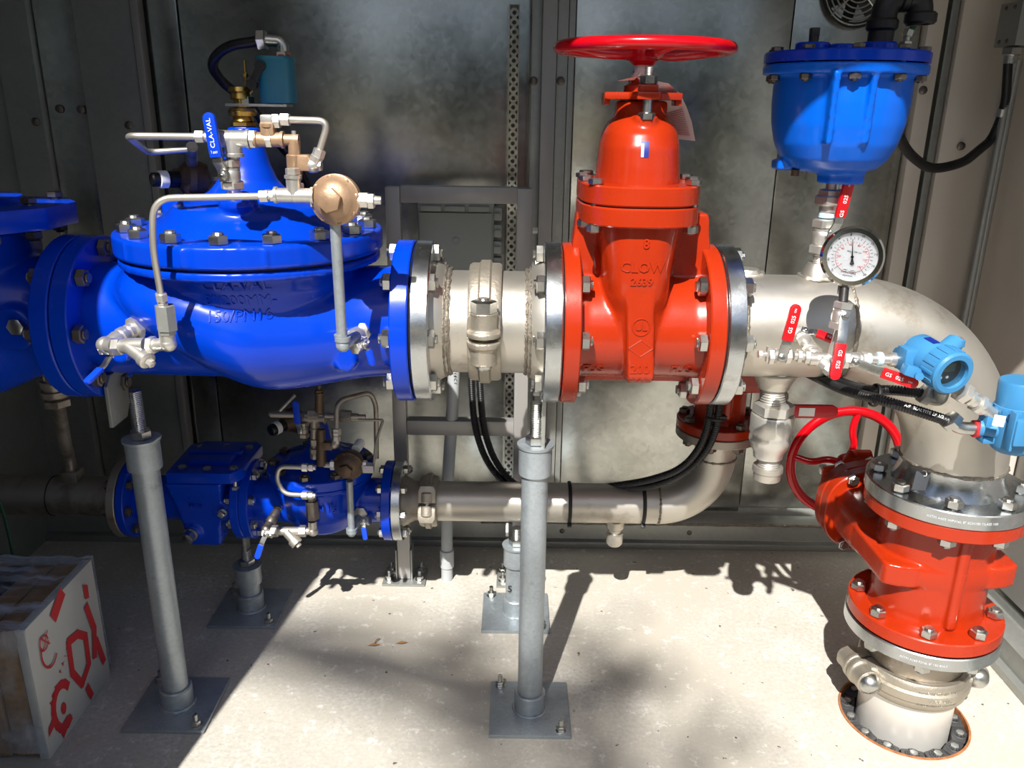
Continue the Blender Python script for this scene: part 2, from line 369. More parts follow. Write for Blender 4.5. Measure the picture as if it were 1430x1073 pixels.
# slotted strut up the wall
g = G(); x0, wd = -.008, .026; zz = .16
m = frame((x0, 2.622, 0), (0, -1, 0), (0, 0, 1))
vs, fs = [], []; pitch = .026; n = int(1.55/pitch)
for k in range(n):
    zc = .18+pitch*(k+.5); b = len(vs)
    for j in range(8):
        a = 2*pi*j/8+pi/8; vs.append((.0062*math.cos(a), .0062*math.sin(a)+zc, 0))
    for j in range(8):
        a = 2*pi*j/8+pi/8; c, s_ = math.cos(a), math.sin(a); q = 1/max(abs(c), abs(s_)); vs.append((wd/2*c*q, pitch/2*s_*q+zc, 0))
    fs += [[b+j, b+(j+1) % 8, b+8+(j+1) % 8, b+8+j] for j in range(8)]
m = Matrix(((1, 0, 0, x0), (0, 0, 1, 2.606), (0, 1, 0, 0), (0, 0, 0, 1)))
g.add(vs, fs, m)
t = thing('slotted_strut', 'narrow perforated metal strut running up the back wall beside the post', 'strut', (x0, 2.62, .18))
put('face', g, galv, t); g = G(); g.box((x0-.014, 2.620, .95), (.003, .026, 1.55)); g.box((x0+.014, 2.620, .95), (.003, .026, 1.55)); put('flange', g, galv, t)
g = G(); g.box((x0, 2.629, .95), (.024, .004, 1.55)); put('shade_backing', g, bolt_dk, t)  # dark strip standing in for the shade inside the holes
# side walls, roof, added shade panel at front left
g = G(); g.box((RX+.02, 1.78, 1.15), (.04, 1.78, 2.3)); wr = struct('wall_right', g, galvd)
g = G(); g.box((RX-.012, 1.64, 1.18), (.022, .95, 2.1), None, .003); put('panel', g, palepanel, wr)
g = G(); g.box((RX-.016, 2.36, 1.18), (.03, .36, 2.1), None, .003); put('panel', g, zinclit, wr)
g = G(); g.box((LX-.02, 1.78, 1.15), (.04, 1.78, 2.3)); struct('wall_left', g, galvd)
g = G(); g.prism([(LX-.04, .935), (.28, 1.055), (.28, .952), (RX+.04, .952), (RX+.04, 2.72), (LX-.04, 2.72)], Matrix.Translation((0, 0, 2.25)), .05); struct('ceiling', g, galvd)  # front edge slanted and stepped to set the shade line on wheel and air valve
g = G(); g.prism([(LX-.04, 0), (-.84, 0), (-.925, .70), (-1.08, 2.25), (LX-.04, 2.25)], Matrix(((1, 0, 0, 0), (0, 0, -1, .885), (0, 1, 0, 0), (0, 0, 0, 1))), .04); struct('left_shade_panel', g, galvd)  # added out of view, edge raked to shape the shade on floor and blue valve
# base channels
def channel(name, prof, m, L):
    g = G(); g.prism(prof, m, L, .002); return struct(name, g, galvd)
bp = [(0, 0), (.135, 0), (.135, .024), (.112, .026), (.112, .088), (.05, .092), (.046, .082), (.030, .082), (.026, .112), (0, .112)]
tb = channel('trim_1', bp, Matrix(((0, 0, 1, LX), (-1, 0, 0, WY+.01), (0, 1, 0, 0), (0, 0, 0, 1))), 3.05)
tr = channel('trim_2', bp, Matrix(((-1, 0, 0, RX+.01), (0, 0, -1, 2.64), (0, 1, 0, 0), (0, 0, 0, 1))), 1.75)
g = G(); g.tube([(x, WY-.106+random.uniform(-.003, .003), .088+random.uniform(-.002, .002)) for x in [-.1+.03*k for k in range(46)]], .005, 6, .01); put('weld_bead', g, weldm, tb)
for x in (.18, .62, 1.12):
    inst('screw', sme, frame((x, WY-.103, .055), (0, -1, 0)) @ Matrix.Scale(.7, 4), tb)
# fan grille, high on the back wall
fc = A(1196, -14, 2.63)
t = thing('fan_grille', 'round wire fan grille high on the back wall behind the vent pipe', 'fan grille', fc)
g = G()
for k in range(6): g.torus(fc+V((0, -.028+.002*k, 0)), (0, -1, 0), .022+.0145*k, .0022, 40, 6)
put('wire_ring', g, zinc, t)
for k in range(4):
    g = G(); a = pi/4+k*pi/2; d = V((math.cos(a), 0, math.sin(a))); g.tube([fc+d*.012+V((0, -.03, 0)), fc+d*.096+V((0, -.022, 0)), fc+d*.10+V((0, .004, 0))], .0024, 6, .01); put('wire_spoke', g, zinc, t)
g = G(); g.ring(fc+V((0, .006, 0)), (0, -1, 0), .104, .088, .022, 40); put('fan_housing', g, blackpl, t)
g = G(); g.lathe([(0.0, .012), (.03, .012), (.034, 0)][::-1], fc+V((0, -.002, 0)), (0, -1, 0), 24)
for k in range(7):
    a = 2*pi*k/7; g.box(fc+V((math.cos(a)*.055, -.004, math.sin(a)*.055)), (.055, .003, .03), Euler((.5, -a, 0)).to_matrix().to_4x4())
put('fan_blade', g, blackpl, t)

# ================================================================ MAIN PIPE RUN (axis y = 1.73, z = 1.00)
PY, PZ, PR, FR, BC = 1.73, 1.0, .1095, .1715, .148
X = V((1, 0, 0)); YA = V((0, 1, 0)); ZA = V((0, 0, 1))
def plate(g, c, axis, R=FR, t=.034, seg=64, ri=.08): g.ring(c, axis, R, ri, t, seg, .0025)
def bead(g, c, axis, R, r=.005): g.torus(c, axis, R, r, 90, 6, 1, wob=.35)

# ---- big blue control valve
cx = -.545
cv = thing('control_valve', 'large cobalt blue control valve with bolted domed cover, left of the steel coupling', 'valve', (cx, PY, PZ-.14))
g = G()
g.lathe([(.118, 0), (.119, .05), (.122, .12), (.124, .28), (.120, .36), (.105, .42), (.07, .455), (0, .47)], (-.905, PY, PZ-.002), X, 48)
def ell(x, z, ry, rz, n=40): return [(x, PY+ry*math.cos(2*pi*k/n), z+rz*math.sin(2*pi*k/n)) for k in range(n)]
SEC = [(-.83, 1.07, .07, .03), (-.79, 1.075, .125, .055), (-.75, 1.07, .172, .08), (-.69, 1.055, .205, .105), (-.61, 1.03, .222, .134), (-.52, 1.004, .222, .144), (-.44, .994, .188, .135), (-.36, .994, .15, .122), (-.30, .998, .126, .119), (-.235, 1.0, .118, .118)]
def crom(P, n):
    out = []
    for i in range(len(P)-1):
        p0, p1, p2, p3 = P[max(i-1, 0)], P[i], P[i+1], P[min(i+2, len(P)-1)]
        for k in range(n): t = k/n; out.append(tuple(.5*(2*b+(c-a)*t+(2*a-5*b+4*c-d)*t*t+(3*b-a-3*c+d)*t**3) for a, b, c, d in zip(p0, p1, p2, p3)))
    return out+[P[-1]]
g.loft([ell(*q) for q in crom(SEC, 6)])
g.lathe([(.150, .0), (.195, .05), (.218, .10), (.221, .135)], (cx, PY, PZ), ZA, 64)
g.lathe([(.262, .130), (.262, .149)], (cx, PY, PZ), ZA, 64)
g.cyl((-.768, 1.655, .965), (-.792, 1.585, .962), .026); g.cyl((-.352, 1.66, .945), (-.335, 1.592, .945), .022)
body = g.cast(.005, 9); cvb = bvh_of(body)
put('body', body, blue, cv)
def faceM(p, tilt=0, rx=0): return Matrix.Translation(p) @ Matrix.Rotation(pi/2-rx, 4, 'X') @ Matrix.Rotation(tilt, 4, 'Z')
g = G()
for s_, x, y, sz in (('CLA-VAL', 325, 401, .032), ('8"/200MM-', 330, 424, .029), ('150/PN16', 328, 446, .029)):
    g.text(s_, faceM(A(x, y, 1.50)), sz, .0022, drape=(cvb, .0002))
put('cast_lettering', g, blue, cv)
g = G(); g.lathe([(.262, .152), (.268, .155), (.268, .192), (.264, .196), (.215, .198), (.188, .214), (.166, .226), (.156, .238), (.152, .243), (.10, .258), (.078, .27), (.06, .29), (.048, .32), (.040, .35), (.034, .378), (.031, .394), (.0, .396)], (cx, PY, PZ), ZA, 72)
g.sphere(A(333, 284, 1.60), .034, 24, (1.1, 1, .75)); g.box((cx-.165, 1.80, 1.222), (.07, .08, .06), None, .01); g.box((cx, PY, 1.24), (.014, .30, .05), None, .004)
for k in range(4): g.box((cx+.268*math.cos(-1.2-.55*k), PY+.268*math.sin(-1.2-.55*k), 1.174), (.006, .006, .034), (0, 0, -1.2-.55*k), .001)
put('cover', g.cast(.004, 3), blue, cv)
g = G(); g.ring((cx, PY, 1.1488), ZA, .258, .2, .0045, 64); put('gasket', g, gasket, cv)
bolts(cv, (cx, PY, 1.130), ZA, .238, 16, pi/2+.05, .0205, .066, zinc, None, 'nut', 'none', 'cover_stud')
for x0, nm in ((-.906, 'inlet_flange'), (-.243, 'outlet_flange')):
    g = G(); plate(g, (x0, PY, PZ), X, .1725, .036, 64, .1); put(nm, g, blue, cv)
bolts(cv, (-.243, PY, PZ), X, BC, 8, 0, .0205, .071, zinc, ZA)
bolts(cv, (-.944, PY, PZ), X, BC, 8, 0, .0205, .076, bolt_dk, ZA)
g = G(); g.hexa((cx, PY, 1.394), ZA, .044, .012); g.lathe([(.021, .012), (.018, .02), (.026, .022), (.028, .03), (.024, .036), (.014, .038), (.014, .052), (.021, .054), (.019, .064), (.024, .068), (.022, .076)], (cx, PY, 1.394), ZA, 24); put('stem_gland', g, brass, cv, 'brass stem gland on top of the cover')
g = G(); g.ring((-.2075, PY, PZ), X, .166, .1, .004, 64); put('gasket', g, gasket, cv)
# ---- steel spools and grooved coupling
def spool(label, xf, sgn, L):
    t = thing('pipe_spool', label, 'pipe', (xf+sgn*L/2, PY, PZ-PR))
    g = G(); plate(g, (xf, PY, PZ), X*sgn, FR, .036, 72, .09); put('flange', g, polish, t)
    g = G(); g.lathe([(.132, .036), (.128, .046), (.118, .062), (.1105, .072), (PR, .072), (PR, L)], (xf, PY, PZ), X*sgn, 64); put('pipe', g, ss, t)
    g = G(); bead(g, V((xf+sgn*.070, PY, PZ)), X, .1115, .0045); bead(g, V((xf+sgn*.062, PY, PZ)), X, .1165, .0035); put('weld_bead', g, weldm, t)
    return t
spool('short stainless spool pipe bolted to the blue valve outlet, left of the coupling', -.203, 1, .142)
spool('short stainless spool pipe bolted to the orange gate valve, right of the coupling', .099, -1, .158)
def coupling(name, label, c, axis, up, R, wd, mat, bd, lugs=.05, cone=True, par=None):
    """two half housings with keys, bolt lugs on opposite sides along up-axis"""
    a = V(axis).normalized(); u = V(up).normalized(); n = u.cross(a)       # lugs sit at +-n
    t = thing(name, label, 'pipe coupling', V(c)-ZA*R)
    for s_ in (1, -1):
        g = G(); m = frame(V(c), a, u*s_)        # local y along u*s_
        m = Matrix(((n.x*s_, u.x*s_, a.x, c[0]), (n.y*s_, u.y*s_, a.y, c[1]), (n.z*s_, u.z*s_, a.z, c[2]), (0, 0, 0, 1)))
        pf = [(R, -wd/2), (R+.012, -wd/2), (R+.016, -wd/2+.006), (R+.016, -wd*.2), (R+.022, -wd*.14), (R+.022, wd*.14), (R+.016, wd*.2), (R+.016, wd/2-.006), (R+.012, wd/2), (R, wd/2)]
        vs = []; K = 28; q = len(pf)
        for k in range(K+1):
            th = .03+(pi-.06)*k/K; vs += [(r*math.cos(th), r*math.sin(th), z) for r, z in pf]
        fs = [[k*q+j, (k+1)*q+j, (k+1)*q+(j+1) % q, k*q+(j+1) % q] for k in range(K) for j in range(q)]+[list(range(q))[::-1], [K*q+j for j in range(q)]]
        g.add(vs, fs, m)
        for e in (1, -1):
            lw = wd*.98
            g.prism([(-lw/2, .004), (lw/2, .004), (lw/2, .04), (lw*.36, .052), (-lw*.36, .052), (-lw/2, .04)], m @ Matrix(((0, 0, e, e*(R-.002)), (0, 1, 0, 0), (1, 0, 0, 0), (0, 0, 0, 1))), lugs, .004)
        put('housing', g, mat, t)
    return t, n, u
cp, n_, u_ = coupling('pipe_coupling', 'cast stainless grooved coupling clamping the main pipe left of the orange valve', (-.058, PY, PZ), X, ZA, PR+.001, .068, cast_ss, .02, .022)
for s_ in (1, -1):
    c = V((-.058, PY, PZ))+n_*s_*(PR+.027)
    g = G(); g.hexa(c+ZA*.052, ZA, .046, .026); g.thread(c+ZA*.078, c+ZA*.084, .0105, .003); g.cyl(c-ZA*.05, c+ZA*.052, .0105); g.lathe([(.018, 0), (.017, .008), (.009, .016), (0, .017)], c-ZA*.052, -ZA, 20); put('bolt', g, zinc, cp)
    g = G()
    for e in (1, -1): g.lathe([(.0345, 0), (.0345, .012), (.027, .014), (.027, .046), (.03, .050)], c+ZA*e*.004, ZA*e, 24, up=X)
    put('bolt_lug', g.cast(.003, 3), cast_ss, cp)
# ---- gate valves: local frame pipe along x, stem along +z, front -y
def gate_valve(label, T, wheel_ph=0, small=1.0, flanges=True, lower=False, bmat=zinc, face=True, wlabel=None, ph=0, sh=0):
    t = thing('gate_valve', label, 'valve', T @ V((0, 0, 0)))
    def GG(): return G(T)
    def rr(z, hx, hy, n=32, e=3.0, y0=0):
        out = []
        for k in range(n):
            a = 2*pi*k/n; c, s_ = math.cos(a), math.sin(a); out.append((hx*math.copysign(abs(c)**(2/e), c), y0+hy*math.copysign(abs(s_)**(2/e), s_), z))
        return out
    g = GG(); g.lathe([(.122, -.159), (.118, -.135), (.112, -.110), (.112, 0), (.112, .110), (.118, .135), (.122, .159)], (0, 0, 0), X, 56, 1.14)
    g.loft([rr(-.112, .030, .03, 36, 2.2), rr(-.10, .045, .075, 36, 2.2), rr(-.07, .055, .110, 36, 2.3), rr(-.03, .059, .130, 36, 2.5), rr(0, .061, .139, 36, 2.8), rr(.055, .063, .142, 36, 3), rr(.085, .067, .151, 36, 3.4), rr(.12, .070, .155, 36, 3.4), rr(.19, .079, .155, 36, 3.2), rr(.236, .086, .153, 36, 3.2)])
    g.box((0, 0, -.114), (.24, .024, .026), None, .004)
    for q in (1, -1): g.prism([(q*-.153, .10), (q*-.153, -.072), (q*-.148, -.082), (q*-.122, -.094), (q*-.085, -.100), (q*-.06, -.09), (q*-.06, .10)], Matrix(((0, 0, 1, -.028), (1, 0, 0, 0), (0, 1, 0, 0), (0, 0, 0, 1))), .055, .003)
    for s_ in (1, -1):
        g.prism([(s_*.134, .24), (s_*.142, .165), (s_*.125, .09), (s_*.078, .115), (s_*.07, .24)], Matrix(((1, 0, 0, 0), (0, 0, 1, -.035), (0, 1, 0, 0), (0, 0, 0, 1))), .06)
    g.v = [v+T.to_3x3() @ V((sh*max(0, min(1, ((T.inverted() @ v).z+.1)/.2)), 0, 0)) if abs((T.inverted() @ v).x) < .1 else v for v in g.v]
    b = g.cast(.0045, 6); bv = bvh_of(b); put('body', b, red, t)
    if face:
        g = G()
        def L(s_, x, z, sz, n=1): g.text(s_, T @ Matrix.Translation((x, -.16, z)) @ Matrix.Rotation(pi/2, 4, 'X'), sz, .0022, drape=(bv, .0002), bold=.0006)
        L('8', .004+sh, .195, .026); L('CLOW', sh, .150, .028); L('2639', sh, .122, .022); L('UL', -.001+sh*.6, .032, .020); L('200', -.002+sh*.3, -.055, .026); L('W', -.002+sh*.2, -.085, .026); L('FLG', -.094, -.072, .027); L('FLG', .088, -.072, .027)
        put('cast_lettering', g, red, t)
        g = GG(); g.torus((-.001+sh*.6, -.1535, .032), (0, 1, 0), .017, .0016, 28, 6); 
        for k in range(4):
            a, b2 = [(0, .017), (.024, 0), (0, -.017), (-.024, 0)][k], [(0, .017), (.024, 0), (0, -.017), (-.024, 0)][(k+1) % 4]
            g.cyl((a[0]+sh*.5, -.1525, a[1]-.012), (b2[0]+sh*.5, -.1525, b2[1]-.012), .0018, seg=6)
        put('cast_emblem', g, red, t)
    for s_ in (1, -1):
        g = GG(); plate(g, (s_*.159, 0, 0), X*-s_, FR, .033, 72, .1); put('end_flange', g, red, t)
        g = GG(); g.ring((s_*.1595, 0, 0), X*s_, .166, .1, .003, 48); put('gasket', g, gasket, t)
        me = bolt_mesh(.0205, .073, bmat, 'nut', 'nut')
        m = T @ frame((s_*.125, 0, 0), X*s_, ZA)
        for k in range(8): inst('bolt', me, m @ Matrix.Rotation(2*pi*k/8+ph, 4, 'Z') @ Matrix.Translation((BC, 0, 0)) @ Matrix.Rotation(random.random(), 4, 'Z'), t)
    T0 = T; T = T @ Matrix.Translation((sh, 0, 0))
    def plate_rr(z0, z1, hx, hy):
        g = GG(); g.loft([rr(z0, hx-.003, hy-.003, 48, 2.8), rr(z0+.003, hx, hy, 48, 2.8), rr(z1-.003, hx, hy, 48, 2.8), rr(z1, hx-.003, hy-.003, 48, 2.8)]); return g
    put('body_flange', plate_rr(.226, .2625, .119, .176), red, t); put('gasket', plate_rr(.262, .2655, .114, .171), gasket, t); put('bonnet_flange', plate_rr(.265, .302, .119, .176), red, t)
    me = bolt_mesh(.0165, .076, bmat, 'head', 'nut', .2)
    for x, y in ((-.093, -.118), (.093, -.118), (-.093, .118), (.093, .118), (-.106, -.04), (.106, -.04), (-.106, .04), (.106, .04), (-.085, .158), (.085, .158), (-.085, -.158), (.085, -.158)):
        if abs(y) > .15: continue
        inst('bonnet_bolt', me, T @ Matrix.Translation((x, y, .226)), t)
    g = GG(); g.loft([rr(.295, .084, .128, 40, 2.4), rr(.33, .081, .124, 40, 2.4), rr(.37, .078, .118, 40, 2.4), rr(.395, .073, .106, 40, 2.3), rr(.412, .066, .088, 40, 2.2), rr(.425, .053, .07, 40, 2), rr(.455, .046, .056, 40, 2)])
    for s_ in (1, -1): g.lathe([(.018, .385), (.024, .40), (.024, .428)], (0, s_*.072, 0), ZA, 20)
    g.box((0, 0, .44), (.10, .05, .03), None, .006)
    put('bonnet', g.cast(.004, 4), red, t)
    g = GG(); g.prism([(-.076, -.03), (-.076, .03), (-.03, .05), (-.022, .10), (.022, .10), (.03, .05), (.076, .03), (.076, -.03), (.03, -.05), (.022, -.10), (-.022, -.10), (-.03, -.05)], Matrix.Translation((0, 0, .456)), .014, .003); g.box((-.07, 0, .452), (.012, .05, .012), None, .002); g.box((.07, 0, .452), (.012, .05, .012), None, .002)
    g.lathe([(.036, .47), (.036, .482), (.024, .488), (.02, .50)], (0, 0, 0), ZA, 28); g.box((0, -.082, .476), (.036, .026, .014), None, .003)
    put('gland', g, red, t)
    for s_ in (1, -1):
        g = GG(); c = V((0, s_*.084, .425)); g.cyl(c, c+ZA*.06, .009); g.hexa(c+ZA*-.006, ZA, .029, .014); g.hexa(c+ZA*.058, ZA, .029, .016); g.thread(c+ZA*.074, c+ZA*.09, .009, .003); put('gland_bolt', g, bmat, t)
    g = GG(); g.cyl((0, 0, .48), (0, 0, .56), .0125); g.cyl((0, 0, .56), (0, 0, .572), .008); g.hexa((0, 0, .558), ZA, .022, .010); put('stem', g, galvd, t)
    hw = put('handwheel', GG().lathe([(.020, .520), (.028, .528), (.030, .548), (.026, .558)], (0, 0, 0), ZA, 28), wheelred, t)
    for nm, gg in (('rim', GG().torus((0, 0, .551), ZA, .163, .0145, 72, 14, .82)),): put(nm, gg, wheelred, hw)
    for k in range(4):
        a = wheel_ph+k*pi/2; d = V((math.cos(a), math.sin(a), 0)); q = V((-d.y, d.x, 0))
        g = GG(); g.tube([V((0, 0, .542))+d*.02, V((0, 0, .538))+d*.06+q*.010, V((0, 0, .543))+d*.105-q*.010, V((0, 0, .550))+d*.155], .0105, 10, .03); put('spoke', g, wheelred, hw)
    return t, bv
gv, gvb = gate_valve('vermilion gate valve on the main pipe with level red handwheel above it', Matrix.Translation((.261, PY, PZ)), .2, sh=-.013)
T2 = Matrix(((0, 1, 0, 1.003), (0, 0, 1, PY), (1, 0, 0, .444), (0, 0, 0, 1)))
gv2, _ = gate_valve('vermilion gate valve at lower right with upright red handwheel behind it', T2, .10, face=False, ph=pi/8)
# sticker on the bonnet
g = G(); m = faceM(A(902, 209, 1.60), 0, .12); g.add([(-.008, -.015, 0), (.008, -.015, 0), (.008, .015, 0), (-.008, .015, 0)], [[0, 1, 2, 3]], m)
vs = []; fs = []
bb = BVHTree.FromObject if False else None
def sticker(parent, bvh, m, w_, h, mat, name='sticker', off=.0008, n=4, label=None):
    g = G(); d = -(m.to_3x3() @ V((0, 0, 1))).normalized(); vs = []; fs = []
    for i in range(n+1):
        for j in range(n+1):
            o = m @ V((w_*(i/n-.5), h*(j/n-.5), .0)); hh = bvh.ray_cast(o-d*.3, d)[0]; vs.append((hh if hh is not None else o)-d*off)
    for i in range(n):
        for j in range(n): fs.append([i*(n+1)+j, (i+1)*(n+1)+j, (i+1)*(n+1)+j+1, i*(n+1)+j+1])
    g.add(vs, fs); return put(name, g, mat, parent, label)
bon = [o for o in gv.children if o.name.startswith('bonnet') and 'flange' not in o.name and 'bolt' not in o.name][0]
bvb = BVHTree.FromPolygons([tuple(v.co+org(bon.parent)) for v in bon.data.vertices], [list(p.vertices) for p in bon.data.polygons])
ms = faceM(A(902, 209, 1.60))
st = sticker(gv, bvb, ms, .015, .030, inkblue, 'sticker', label='navy and cream instruction sticker')
sticker(gv, bvb, ms @ Matrix.Translation((-.0045, -.002, 0)), .005, .024, dial, 'sticker_stripe', .0012)
# paper tag hanging from the stem
g = G(); p0 = A(875, 112, 1.70); vs = []; fs = []; prof = [((890, 108), 1.66), ((912, 112), 1.65), ((934, 117), 1.69), ((950, 131), 1.76), ((959, 150), 1.79), ((966, 170), 1.80), ((971, 197), 1.80)]
wids = [V((.012, .02, -.012)), V((.006, .03, -.016)), V((-.015, .05, -.03)), V((-.04, .055, -.03)), V((-.06, .05, -.02)), V((-.066, .045, -.010)), V((-.07, .04, .006))]
for (q, Y), wv in zip(prof, wids): a = A(q[0], q[1], Y); vs += [a, a+wv*.5+V((0, -.004, 0)), a+wv]
fs = [[3*i+j, 3*i+j+1, 3*i+4+j, 3*i+3+j] for i in range(6) for j in range(2)]; g.add(vs, fs); k = len(vs); g.add([p+V((0, .0008, .0003)) for p in vs], fs)
pt = thing('paper_tag', 'pinkish printed paper tag curling down from the handwheel stem', 'tag', A(912, 112, 1.65)); put('sheet', g, paper, pt)
g = G()
for i in range(15):
    f_ = i/15; a = A(958, 148, 1.79).lerp(A(970, 192, 1.80), f_); wv = wids[4].lerp(wids[6], f_)
    g.tube([a+wv*.12+V((0, -.0045, 0)), a+wv*random.uniform(.75, .92)+V((0, -.0035, 0))], .0006, 4, .001)
put('printed_lines', g, inkred, pt)
g = G(); g.lathe([(.014, 0), (.022, .004), (.016, .014), (.0135, .03)], (.248, PY, 1.495), ZA, 10); g.add([A(862, 113, 1.68), A(892, 106, 1.68), A(898, 98, 1.68), A(885, 112, 1.70)], [[0, 1, 2, 3]]); put('crumpled_end', g, paper, pt)

# ---- right elbow run
ex, er = 1.003, .305
es = thing('elbow_pipe', 'large stainless pipe bending ninety degrees down at right of the orange gate valve', 'pipe', (ex, PY, .60))
g = G(); plate(g, (.423, PY, PZ), X, FR, .036, 72, .09); put('flange', g, polish, es)
g = G(); g.lathe([(.132, .036), (.126, .042), (.112, .05), (PR, .052), (PR, ex-er-.423)], (.423, PY, PZ), X, 64); put('pipe', g, ss, es)
g = G(); vs = []; K = 28; sg = 56
for k in range(K+1):
    th = pi/2*k/K; c = V((ex-er+er*math.sin(th), PY, PZ-er+er*math.cos(th))); r_ = V((math.sin(th), 0, math.cos(th)))
    vs.append([tuple(c+(r_*math.cos(2*pi*j/sg)+YA*math.sin(2*pi*j/sg))*(PR+.0006)) for j in range(sg)])
g.loft(vs, False); put('elbow', g, ss, es)
g = G(); g.lathe([(PR, 0), (PR, .02), (.112, .03), (.122, .055), (.134, .075), (.140, .080)], (ex, PY, PZ-er), -ZA, 64); put('weld_neck', g, polish, es)
g = G(); plate(g, (ex, PY, .640), -ZA, FR+.004, .036, 72, .09); put('flange', g, polish, es)
g = G(); bead(g, V((ex-er, PY, PZ)), X, PR, .004); bead(g, V((.475, PY, PZ)), X, PR+.002, .005); bead(g, V((ex, PY, PZ-er)), ZA, PR, .004); put('weld_bead', g, weldm, es)
g = G(); c = A(1047, 384, PY); g.lathe([(.036, -.03), (.034, .0), (.026, .006), (.024, .010), (0, .011)], (c.x, PY+.02, PZ+PR), ZA, 28); g.torus((c.x, PY+.02, PZ+PR+.001), ZA, .034, .004, 40, 6, wob=.4); put('outlet_boss', g, ss, es)
g = G(); g.lathe([(.038, -.03), (.033, .012), (.025, .028), (.021, .034), (0, .034)], (.641, PY, PZ+PR-.006), ZA, 28); g.torus((.641, PY, PZ+PR), ZA, .037, .004, 40, 6, wob=.4)
put('outlet_boss', g, ss, es)
g = G(); g.text('ASTM A403 WP316L 8" SCH10S CLASS 150', Matrix(), .0075, .0003)
for gg in (g,):
    gg.v = [V((ex+(FR+.0046)*math.sin(-.28+v.x/FR), PY-(FR+.0046)*math.cos(-.28+v.x/FR), .622+v.y)) for v in gg.v]
put('stamped_lettering', g, dial, es)
g = G(); c = A(1286, 672, 1.575); g.box(c, (.030, .002, .042), Matrix.Rotation(.08, 4, 'Y'), .0006); tg = thing('metal_tag', 'small dark rectangular tag hanging on the elbow above its lower flange', 'tag', c); put('plate', g, tagdk, tg)
g = G(); g.torus(c+V((.004, -.001, .018)), (1, .3, 0), .006, .0008, 16, 5); put('tie', g, white, tg)
# ---- lower steel pipe into the floor
lp = thing('floor_pipe', 'pale steel pipe rising from the cored floor hole at lower right', 'pipe', (ex, PY, -.11))
g = G(); plate(g, (ex, PY, .282), -ZA, FR+.002, .034, 72, .09); put('flange', g, polish, lp)
g = G(); g.lathe([(.134, .248), (.122, .236), (.113, .22), (PR, .214), (PR, .16)], (ex, PY, 0), ZA, 56); put('pipe_neck', g, ssdark, lp)
g = G(); g.cyl((ex, PY, -.115), (ex, PY, .118), PR-.001, seg=64); put('pipe', g, whitepipe, lp)
g = G(); g.text('ASTM A182 F316L 8" 150 B16.5', Matrix(), .0075, .0003); g.v = [V((ex+(FR+.0026)*math.sin(-.40+v.x/FR), PY-(FR+.0026)*math.cos(-.40+v.x/FR), .264+v.y)) for v in g.v]; put('stamped_lettering', g, dial, lp)
ca = math.radians(-8); cu_ = V((math.sin(ca)*-1, -math.cos(ca), 0))
cp2, n2, u2 = coupling('pipe_coupling', 'cast stainless grooved coupling with round bolt heads just above the floor hole', (ex, PY, .135), ZA, (.10, -1, 0), PR+.001, .070, cast_ss, .02, .024)
for s_ in (1, -1):
    c = V((ex, PY, .135))+n2*s_*(PR+.028)
    g = G(); g.lathe([(.027, 0), (.027, .004), (.0255, .012), (.018, .022), (.008, .027), (0, .028)], c+u2*.05, u2, 28); g.cyl(c-u2*.05, c+u2*.05, .0105); g.hexa(c-u2*.05, -u2, .036, .02); put('bolt', g, zinc, cp2)
    g = G()
    for e in (1, -1): g.lathe([(.0355, 0), (.0355, .012), (.031, .016), (.031, .046), (.033, .050)], c+u2*e*.004, u2*e, 24, up=ZA)
    put('bolt_lug', g.cast(.003, 3), cast_ss, cp2)
g = G()
for s_, z, sz in (('APPROVED 001 8/219.1 VAC', .152, .008), ('Victaulic', .136, .017), ('PRESSURE SEAL DO NOT REUSE', .118, .007)):
    q = G(); q.text(s_, Matrix(), sz, .0006); R_ = PR+.0235 if sz > .01 else PR+.0178
    g.add([V((ex+(R_+v.z)*math.sin(.06+v.x/R_), PY-(R_+v.z)*math.cos(.06+v.x/R_), z+v.y)) for v in q.v], q.f)
put('cast_lettering', g, zinc, cp2)
# link seal in the annulus
ls = thing('pipe_seal', 'ring of black rubber seal links in the floor hole around the pipe', 'seal', (ex, PY, -.08))
for k in range(14):
    a = 2*pi*k/14; c = V((ex+.1325*math.cos(a), PY+.1325*math.sin(a), -.055)); m = Matrix.Translation(c) @ Matrix.Rotation(a, 4, 'Z')
    c = V(((HX+ex)/2+.1305*math.cos(a), (HY+PY)/2+.1305*math.sin(a), -.055)); m = Matrix.Translation(c) @ Matrix.Rotation(a, 4, 'Z')
    g = G(m); g.prism([(-.017, -.026), (.017, -.028), (.020, 0), (.017, .028), (-.017, .026), (-.020, 0)], Matrix(), .04, .003)
    g.torus((0, 0, .041), ZA, .016, .003, 16, 6)
    for j in range(5): g.box((.0, 0, .042), (.03, .0035, .008), (0, 0, j*pi/5))
    o = put('seal_link', g, M('dusty_rubber', (62, 62, 63), 0, .6, .35, 40) if k == 0 else bpy.data.materials['dusty_rubber'], ls)
    g = G(m); g.hexa((0, 0, .04), ZA, .017, .009); put('link_bolt', g, galvd, o)
